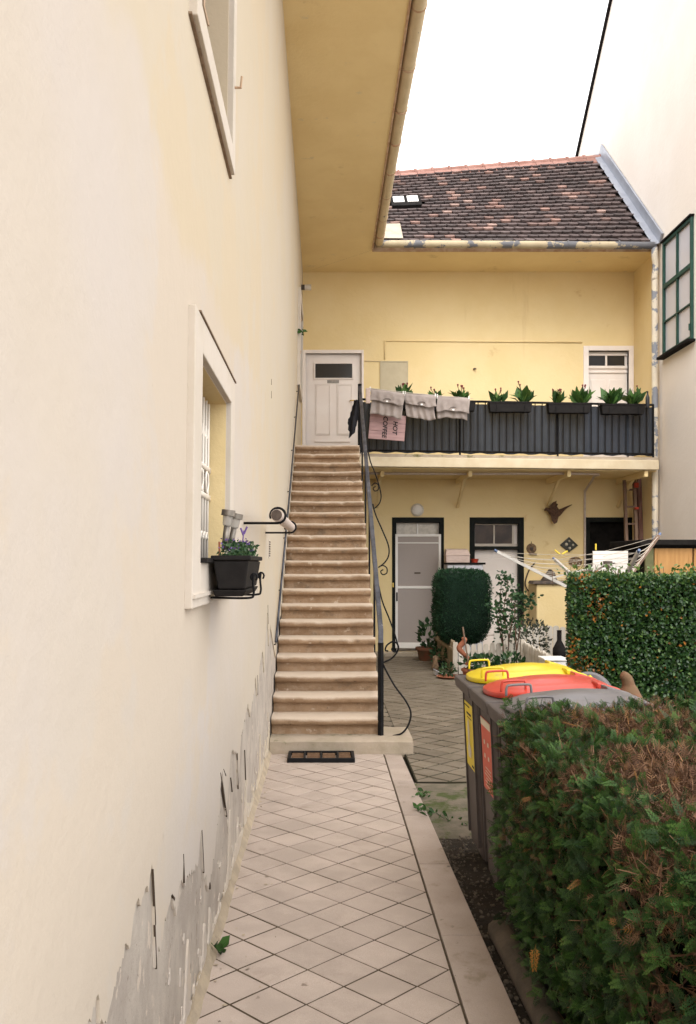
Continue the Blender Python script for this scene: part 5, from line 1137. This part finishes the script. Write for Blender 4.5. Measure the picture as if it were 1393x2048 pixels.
# ------------------------------------------------------------------ waste bins
def lidshape(mb, x0, x1, y0, y1, z, th=.02):
    """rounded lid, rising to a flat crown, wider at the front, with a stepped rear"""
    cx, cy, hx, hy = (x0 + x1) / 2, (y0 + y1) / 2, (x1 - x0) / 2, (y1 - y0) / 2; n = 44
    rings = [(1.0, -.028), (1.012, -.014), (1.0, -.004), (.95, .004), (.88, .008), (.84, .015), (.66, .024), (.44, .031), (.40, .037), (.02, .040)]
    vs = []
    for s_, dz in rings:
        for k in range(n):
            a = 2 * math.pi * k / n; c_, s2 = math.cos(a), math.sin(a); e = 2 / (3.2 if c_ > 0 else 2.4)
            xx = cx + hx * s_ * math.copysign(abs(c_) ** e, c_); yy = cy + hy * s_ * math.copysign(abs(s2) ** e, s2)
            vs.append((xx, yy, z + dz + .035 * (xx - x0) / (x1 - x0)))
    m = len(rings); mb.add(vs, [(i * n + k, i * n + (k + 1) % n, (i + 1) * n + (k + 1) % n, (i + 1) * n + k) for i in range(m - 1) for k in range(n)] + [tuple(range((m - 1) * n, m * n)), tuple(range(n - 1, -1, -1))])
def waste_bin(D0, col, label, sticker):
    y0, y1 = D0, D0 + .50; yc = (y0 + y1) / 2
    o = thing('waste_bin', label, 'waste bin', (1.15, yc, 0), 'waste bins beside the path')
    b = MB(); b.hexa([(.855, y0 + .06, .02), (1.28, y0 + .06, .02), (1.28, y1 - .06, .02), (.855, y1 - .06, .02), (.808, y0 + .025, .94), (1.36, y0 + .025, .94), (1.36, y1 - .025, .94), (.808, y1 - .025, .94)])
    b.build('body', 'bin_grey', o, bevel=.045)
    r_ = MB(); r_.hexa([(.775, y0 + .004, .925), (1.39, y0 + .004, .925), (1.39, y1 - .004, .925), (.775, y1 - .004, .925), (.763, y0, .995), (1.40, y0, .995), (1.40, y1, .995), (.763, y1, .995)])
    r_.build('rim', 'bin_grey', o, bevel=.012)
    l_ = MB(); lidshape(l_, .805, 1.40, y0 - .015, y1 + .015, 1.025); L = l_.build('lid', col, o, smooth=35)
    for yy, xx in ((y1 - .06, .90), (y0 + .05, .905)):
        zz = 1.055
        MB().tube(smooth_path([(xx - .055, yy, zz - .02), (xx - .052, yy, zz + .020), (xx - .035, yy, zz + .030), (xx + .045, yy, zz + .034), (xx + .060, yy, zz + .024), (xx + .063, yy, zz - .015)], 4), .006, n=8).build('handle', col, L, smooth=True)
    for yy in (y0 + .06, y1 - .06):
        MB().hexa([(1.30, yy - .05, 1.055), (1.42, yy - .03, 1.03), (1.42, yy + .03, 1.03), (1.30, yy + .05, 1.055), (1.30, yy - .05, 1.085), (1.42, yy - .03, 1.05), (1.42, yy + .03, 1.05), (1.30, yy + .05, 1.085)]).build('hinge_arm', col, L, bevel=.006)
        MB().tube([(1.33, yy - .03, .10), (1.33, yy + .03, .10)], .10, n=16).build('wheel', 'plastic_black', o, smooth=40)
    fx = lambda z: .855 - (z - .02) / .92 * .047 - .0035
    for k in (-.16, .16): MB().hexa([(fx(.2) - .004, yc + k - .006, .1), (fx(.2) + .02, yc + k - .006, .1), (fx(.2) + .02, yc + k + .006, .1), (fx(.2) - .004, yc + k + .006, .1), (fx(.9) - .004, yc + k - .006, .92), (fx(.9) + .02, yc + k - .006, .92), (fx(.9) + .02, yc + k + .006, .92), (fx(.9) - .004, yc + k + .006, .92)]).build('rib', 'bin_grey', o)
    if sticker:
        z0, z1 = .50, .865
        S = MB().add([(fx(z0), yc - .135, z0), (fx(z0), yc + .135, z0), (fx(z1), yc + .135, z1), (fx(z1), yc - .135, z1)], [(0, 1, 2, 3)]).build('sticker', sticker, o, label='printed paper label on the front')
        def mark(y_0, y_1, a, bz, m_): MB().add([(fx(a) - .002, yc + y_0, a), (fx(a) - .002, yc + y_1, a), (fx(bz) - .002, yc + y_1, bz), (fx(bz) - .002, yc + y_0, bz)], [(0, 1, 2, 3)]).build('sticker_print', m_, S)
        return o, mark, fx, yc, S
    return o, None, fx, yc, None
o, mk, fx, yc, S = waste_bin(4.80, 'lid_yellow', 'grey bin with bright yellow lid and yellow label, farthest from the camera', 'sticker_yellow')
mk(-.05, .12, .842, .850, 'ink_black'); mk(-.09, .06, .800, .812, 'ink_black'); mk(-.10, .05, .782, .787, 'ink_black'); mk(-.11, -.04, .515, .527, 'ink_black')
bot = [(-.03, .56), (.05, .555), (.07, .60), (.035, .64), (.05, .70), (.045, .75), (.02, .775), (-.005, .77), (-.02, .72), (-.005, .64), (-.05, .60)]
MB().add([(fx(z_) - .0025, yc + u_, z_) for u_, z_ in bot], [tuple(range(len(bot)))]).build('sticker_print', 'sticker_print', S)
o, mk, fx, yc, S = waste_bin(4.26, 'lid_red', 'grey bin with red lid and red label, between the yellow and the grey bin', 'sticker_red')
mk(-.13, .13, .825, .862, 'sticker_print')
for z_ in (.735, .665):
    for u_ in (-.07, .03): mk(u_, u_ + .035, z_, z_ + .022, 'sticker_print')
for k in range(6): mk(-.10, .04 + .05 * random.random(), .615 - k * .018, .620 - k * .018, 'sticker_print')
waste_bin(3.73, 'lid_grey', 'grey bin with dark grey lid, nearest the thuja hedge', None)
# half-open round lid and clay horn behind the bins
hl = MB(); hc = at(1190, 1392, 5.0)
def fan(u, v):
    a = R(8 + 108 * u); r_ = .045 + v * .085; return hc + Vector((r_ * math.cos(a) * 1.0 - .02, .02 * math.sin(u * 3) + .25 * u * .2, r_ * math.sin(a)))
hl.grid(fan, 24, 5); hl.build('tilted_lid', 'lid_grey', label='dark crescent-shaped lid tipped up behind the red bin', cat='lid', smooth=True, solid=.012)
hl = MB(); hl.tube(smooth_path([at(1178, 1352, 4.98), at(1186, 1362, 4.98), at(1191, 1376, 4.98), at(1188, 1390, 4.98)], 5), .012, n=6); hl.build('lid_edge', 'lid_yellow', bpy.data.objects['tilted_lid'])
ch = [at(1262, 1412, 5.0), at(1259, 1392, 5.0), at(1258, 1374, 5.0), at(1255, 1360, 5.0), at(1249, 1352, 5.0), at(1243, 1348, 5.0)]
chm = MB().tube(smooth_path(ch, 6), list(np.interp(np.linspace(0, 1, 31), [0, .3, .45, .6, .9, 1], [.085, .055, .034, .032, .024, .012])), n=12)
chm.lathe([(.0, 0), (.09, 0), (.10, .3), (.085, .42), (.0, .43)], n=14, M=Matrix.Translation((ch[0].x, 5.0, 0))); chm.lathe([(.08, .42), (.088, .5), (.08, .86), (.0, .87)], n=14, M=Matrix.Translation((ch[0].x, 5.0, 0)))
chm.build('clay_spout', 'clay_mossy', label='curved terracotta spout rising behind the bins before the leafy hedge', cat='clay pot', smooth=50)

# ------------------------------------------------------------------ leafy hedge on the right
LH = thing('leafy_hedge', 'clipped leafy green hedge with glossy small leaves at the right', 'hedge', (3.1, 8.3, 0))
hx0, hx1, hy0, hy1, hzt = 2.06, 4.3, 7.5, 8.5, 1.545
MB().hexa([(hx0 + .10, hy0 + .12, 0), (hx1, hy0 + .12, 0), (hx1, hy1, 0), (hx0 + .40, hy1, 0), (hx0 + .13, hy0 + .13, hzt - .12), (hx1, hy0 + .13, hzt - .12), (hx1, hy1 - .1, hzt - .12), (hx0 + .40, hy1 - .1, hzt - .12)]).build('dark_core', 'hedge_core', LH)  # solid near-black core: shade between the leaves put into the colour
def facepts(n_, o, a, b, nrm, depth):
    u_, v_, d_ = RNG.random(n_), RNG.random(n_), RNG.random(n_) ** 1.5 * depth
    T = np.array(o) + np.outer(u_, a) + np.outer(v_, b) - np.outer(d_, nrm)
    T += np.outer(np.array([mnoise.noise(Vector(t) * 2.4) for t in T]) * .05 + np.array([mnoise.noise(Vector(t) * 7) for t in T]) * .02, nrm)
    return T, np.tile(nrm, (n_, 1)).astype(float)
A = [facepts(34000, (hx0, hy0, .12), (2.24, 0, 0), (0, 0, hzt - .12), (0, -1, 0), .13), facepts(7500, (hx0, hy0, .3), (.27, hy1 - hy0, 0), (0, 0, hzt - .3), (-.96, .26, 0), .13), facepts(14500, (hx0 + .12, hy0, hzt), (2.12, 0, 0), (.10, hy1 - hy0, 0), (0, 0, 1), .12), facepts(6000, (hx1 + .05, hy0, .12), (0, hy1 - hy0, 0), (0, 0, hzt - .12), (1, 0, 0), .10)]
T = np.concatenate([a[0] for a in A]); Nn = np.concatenate([a[1] for a in A]); N = len(T)
rl = [(0, 0, 0), (.34, .35, .06), (.22, .78, .04), (0, 1, -.02), (-.22, .78, .04), (-.34, .35, .06)]
dirs = Nn * .5 + RNG.normal(size=(N, 3)) * .6 + [0, 0, -.15]
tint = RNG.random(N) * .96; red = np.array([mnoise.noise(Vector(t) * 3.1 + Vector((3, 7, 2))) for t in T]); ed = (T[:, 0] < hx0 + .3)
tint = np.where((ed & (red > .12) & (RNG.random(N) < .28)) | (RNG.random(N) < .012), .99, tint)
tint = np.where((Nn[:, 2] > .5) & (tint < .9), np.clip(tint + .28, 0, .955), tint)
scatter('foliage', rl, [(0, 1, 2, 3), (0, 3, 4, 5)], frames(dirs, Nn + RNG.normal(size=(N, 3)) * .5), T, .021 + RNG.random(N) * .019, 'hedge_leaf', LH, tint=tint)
sp = MB()
for k in range(24):
    x, y = random.uniform(hx0 + .05, hx0 + 1.5), random.uniform(hy0, hy1); sp.tube([(x, y, hzt - .1), (x + random.uniform(-.03, .03), y, hzt + random.uniform(.02, .10))], .003, n=4)
sp.build('twigs', 'twig', LH)
N = 150; T = np.stack([hx0 + .05 + RNG.random(N) * 1.5, hy0 + RNG.random(N) * .95, hzt + RNG.random(N) * .09], 1)
scatter('young_leaves', rl, [(0, 1, 2, 3), (0, 3, 4, 5)], frames(RNG.normal(size=(N, 3)) + [0, 0, .4]), T, .028 + RNG.random(N) * .016, 'hedge_leaf', LH, tint=.85 + RNG.random(N) * .11)

# ------------------------------------------------------------------ thuja hedge, browned on top, in the foreground
TH = thing('thuja_hedge', 'clipped thuja hedge with browned top in the right foreground', 'hedge', (1.3, 2.7, 0))
tx0, tx1, ty0, ty1, tzt = .715, 1.95, 1.35, 3.74, 1.085
def lx(z): return tx0 + .10 * max(0, (.55 - z) / .55) ** 1.2 + .07 * max(0, (z - .85) / .2) ** 1.5
MB().hexa([(.93, ty0, .02), (tx1, ty0, .02), (tx1, ty1 - .15, .02), (.93, ty1 - .15, .02), (.87, ty0, tzt - .17), (tx1, ty0, tzt - .17), (tx1, ty1 - .15, tzt - .17), (.87, ty1 - .15, tzt - .17)]).build('inner_dark_core', 'hedge_core', TH)  # solid block inside the thuja, its inner shade painted as near-black
def frond(pairs=5, sub=2):
    v, f = [], []
    def blade(p, d, L, wd):
        b = len(v); d = Vector(d).normalized(); s_ = Vector((d.y, -d.x, 0)); p = Vector(p)
        z = lambda q: -.18 * q.length ** 2
        for q in (p, p + d * L * .45 + s_ * wd, p + d * L, p + d * L * .45 - s_ * wd): v.append((q.x, q.y, z(q)))
        f.append((b, b + 1, b + 2, b + 3))
    blade((0, 0, 0), (0, 1, 0), 1.0, .022)
    for i in range(pairs):
        y = .14 + i * .165; L = .46 * (1 - .62 * i / pairs)
        for s_ in (-1, 1):
            d = Vector((s_ * .75, .66, 0)).normalized(); o_ = Vector((0, y + (.05 if s_ > 0 else 0), 0)); blade(o_, d, L, .027)
            for k in range(sub):
                q = o_ + d * L * (.30 + .32 * k)
                for s2 in (-1, 1): blade(q, (d + Vector((d.y, -d.x, 0)) * s2 * .75), L * .46 * (1 - .25 * k), .022)
    return v, f
FV, FF = frond(5, 2); FVb, FFb = frond(3, 0)
def tface(n_, kind):
    if kind == 'top':
        x = tx0 + .02 + RNG.random(n_) ** 1.15 * (tx1 - tx0); y = ty0 + RNG.random(n_) * (ty1 - ty0); z = np.full(n_, tzt); nr = np.tile([0, 0, 1.], (n_, 1))
    elif kind == 'left':
        z = .04 + RNG.random(n_) ** .72 * (tzt - .06); y = ty0 + RNG.random(n_) * (ty1 - ty0); x = np.array([lx(q) for q in z]); nr = np.tile([-1., 0, .1], (n_, 1))
    else:
        sg = 1. if kind == 'far' else -1.
        x = tx0 + .03 + RNG.random(n_) * (tx1 - tx0); z = .1 + RNG.random(n_) * (tzt - .1); y = np.full(n_, ty1 if sg > 0 else ty0 - .10); nr = np.tile([0, sg, .1], (n_, 1))
    T = np.stack([x, y, z], 1)
    lump = np.array([mnoise.noise(Vector(t) * 2.6) for t in T]) * .055 + np.array([mnoise.noise(Vector(t) * 6.5 + Vector((4, 4, 4))) for t in T]) * .028
    T += nr * (lump - RNG.random(n_) ** 1.6 * .12)[:, None]
    T[:, 2] -= (kind == 'top') * .10 * np.clip((tx0 + .26 - x) / .26, 0, 1) ** 1.5
    return T, nr
parts_ = [tface(15000, 'top'), tface(8000, 'left'), tface(1600, 'far'), tface(2600, 'near')]
T = np.concatenate([a[0] for a in parts_]); Nn = np.concatenate([a[1] for a in parts_]); N = len(T); istop = Nn[:, 2] > .5
dry = np.array([mnoise.noise(Vector((t[0] * 2.2, t[1] * 1.7, t[2] * 2)) + Vector((2.3, .6, 0))) + .55 * mnoise.noise(Vector(t) * 6 + Vector((1, 1, 1))) for t in T])
edge_d = np.minimum.reduce([T[:, 0] - tx0, ty1 - T[:, 1] + .02])
pd = np.where(istop, np.clip(.60 + dry * 2.2 + .42 * (T[:, 1] > 3.0) - .25 * (T[:, 0] < tx0 + .08), 0.05, .98), np.clip(.09 + dry * .7 - .25 * (T[:, 2] < .6), .05, .75))
isdry = RNG.random(N) < pd
gm = ~isdry
dirs = Nn * np.where(istop, .55, .35)[:, None] + RNG.normal(size=(N, 3)) * .55 + np.where(istop[:, None], [[-.15, -.25, .1]], [[0, -.1, .05]])
rollv = Nn * 1.0 + RNG.normal(size=(N, 3)) * .45
scatter('green_foliage', FV, FF, frames(dirs[gm], rollv[gm]), T[gm], (.030 + RNG.random(gm.sum()) * .030), 'thuja_green', TH, grad=.35)
scatter('dry_foliage', FVb, FFb, frames(dirs[isdry] + np.array([0, 0, .15])), T[isdry] - Nn[isdry] * .012, .026 + RNG.random(isdry.sum()) * .030, 'thuja_brown', TH)
N2 = 34000; T2, n2 = tface(N2, 'top')
d2 = np.array([mnoise.noise(Vector((t[0] * 2.2, t[1] * 1.7, t[2] * 2)) + Vector((2.3, .6, 0))) for t in T2]); k2 = (d2 + .25 * (T2[:, 1] > 3.0)) > np.where(T2[:, 1] > 3.0, -.3, -.08)
tw = [(-.035, 0, 0), (.035, 0, 0), (.05, .5, .06), (-.01, .5, .06), (.10, 1, 0), (.06, 1, 0)]
scatter('dry_twigs', tw, [(0, 1, 2, 3), (3, 2, 4, 5)], frames(RNG.normal(size=(k2.sum(), 3)) * .7 + [0, 0, .6]), T2[k2] - [0, 0, .02], .018 + RNG.random(k2.sum()) * .035, 'thuja_brown', TH)
N3 = 1300; T3, n3 = tface(N3, 'left'); T3 -= n3 * .05
scatter('inner_twigs', tw, [(0, 1, 2, 3), (3, 2, 4, 5)], frames(RNG.normal(size=(N3, 3)) + [0, 0, .2]), T3, .03 + RNG.random(N3) * .06, 'thuja_brown', TH)
FN = [(x_ * .55, y_, z_ - .25 * y_ * y_) for x_, y_, z_ in FV]
Ts = np.array([tuple(at(1082, 1880, 2.72)), tuple(at(1176, 1752, 2.55)), tuple(at(1050, 1600, 3.1))])
scatter('orange_sprays', FN, FF, frames(np.array([[-.25, -.3, -1.], [-.6, -.4, -.2], [.3, -.5, .3]]), np.array([[-.6, -1, .2]] * 3)), Ts + np.array([[-.02, -.02, 0]] * 3), np.array([.085, .05, .045]), 'thuja_brown', TH, tint=np.array([1., .98, .97]))
br = MB()
for k in range(26):
    y = random.uniform(1.4, 3.7); br.tube(smooth_path([(.98, y, .0), (.92, y + random.uniform(-.1, .1), .3), (.84, y + random.uniform(-.2, .2), .55), (.78, y + random.uniform(-.3, .3), .8)], 4), [.012] * 5 + [.008] * 5 + [.004] * 3, n=5)
br.build('stems', 'twig', TH, smooth=True)

# ------------------------------------------------------------------ weeds
def weed(x, y, z, nl, size, spread, label, name='weed', matn='weed_leaf', up=.7, group=None):
    root = thing(name, label, 'weed', (x, y, z), group)
    a = RNG.random(nl) * 6.28; d = np.stack([np.cos(a), np.sin(a), np.full(nl, up) * (.4 + RNG.random(nl))], 1)
    T = np.stack([x + RNG.normal(size=nl) * spread, y + RNG.normal(size=nl) * spread * 1.6, z + RNG.random(nl) * size * .5], 1)
    scatter('leaves', [(0, 0, 0), (.2, .3, .05), (.24, .65, .06), (0, 1, -.04), (-.24, .65, .06), (-.2, .3, .05)], [(0, 1, 2, 3), (0, 3, 4, 5)], frames(d), T, size * (.6 + .6 * RNG.random(nl)), matn, root)
    for k in range(min(nl, 5)):
        MB().tube([(x, y, z - .01), tuple(T[k])], .002, n=4).build('stem', matn, root)
weed(wallx(.05) + .045, 3.76, .02, 9, .065, .014, 'small bright green weed at the foot of the flaking wall', up=1.0)
weed(.655, 5.95, .0, 24, .05, .035, 'larger weed tuft in the gap beside the border slabs')
weed(.69, 6.35, .0, 26, .04, .03, 'small weed tuft in the gap nearer the stair foot')
weed(.80, 5.75, .0, 12, .04, .05, 'flat weed tuft on the broken concrete')
weed(.53, 8.42, .02, 16, .05, .03, 'thin weed at the side of the bottom steps')
weed(wallx(5) + .05, 13.7, 5.2, 16, .10, .03, 'green sprig hanging beside the small window above the stairs', name='sprig', up=-.2)
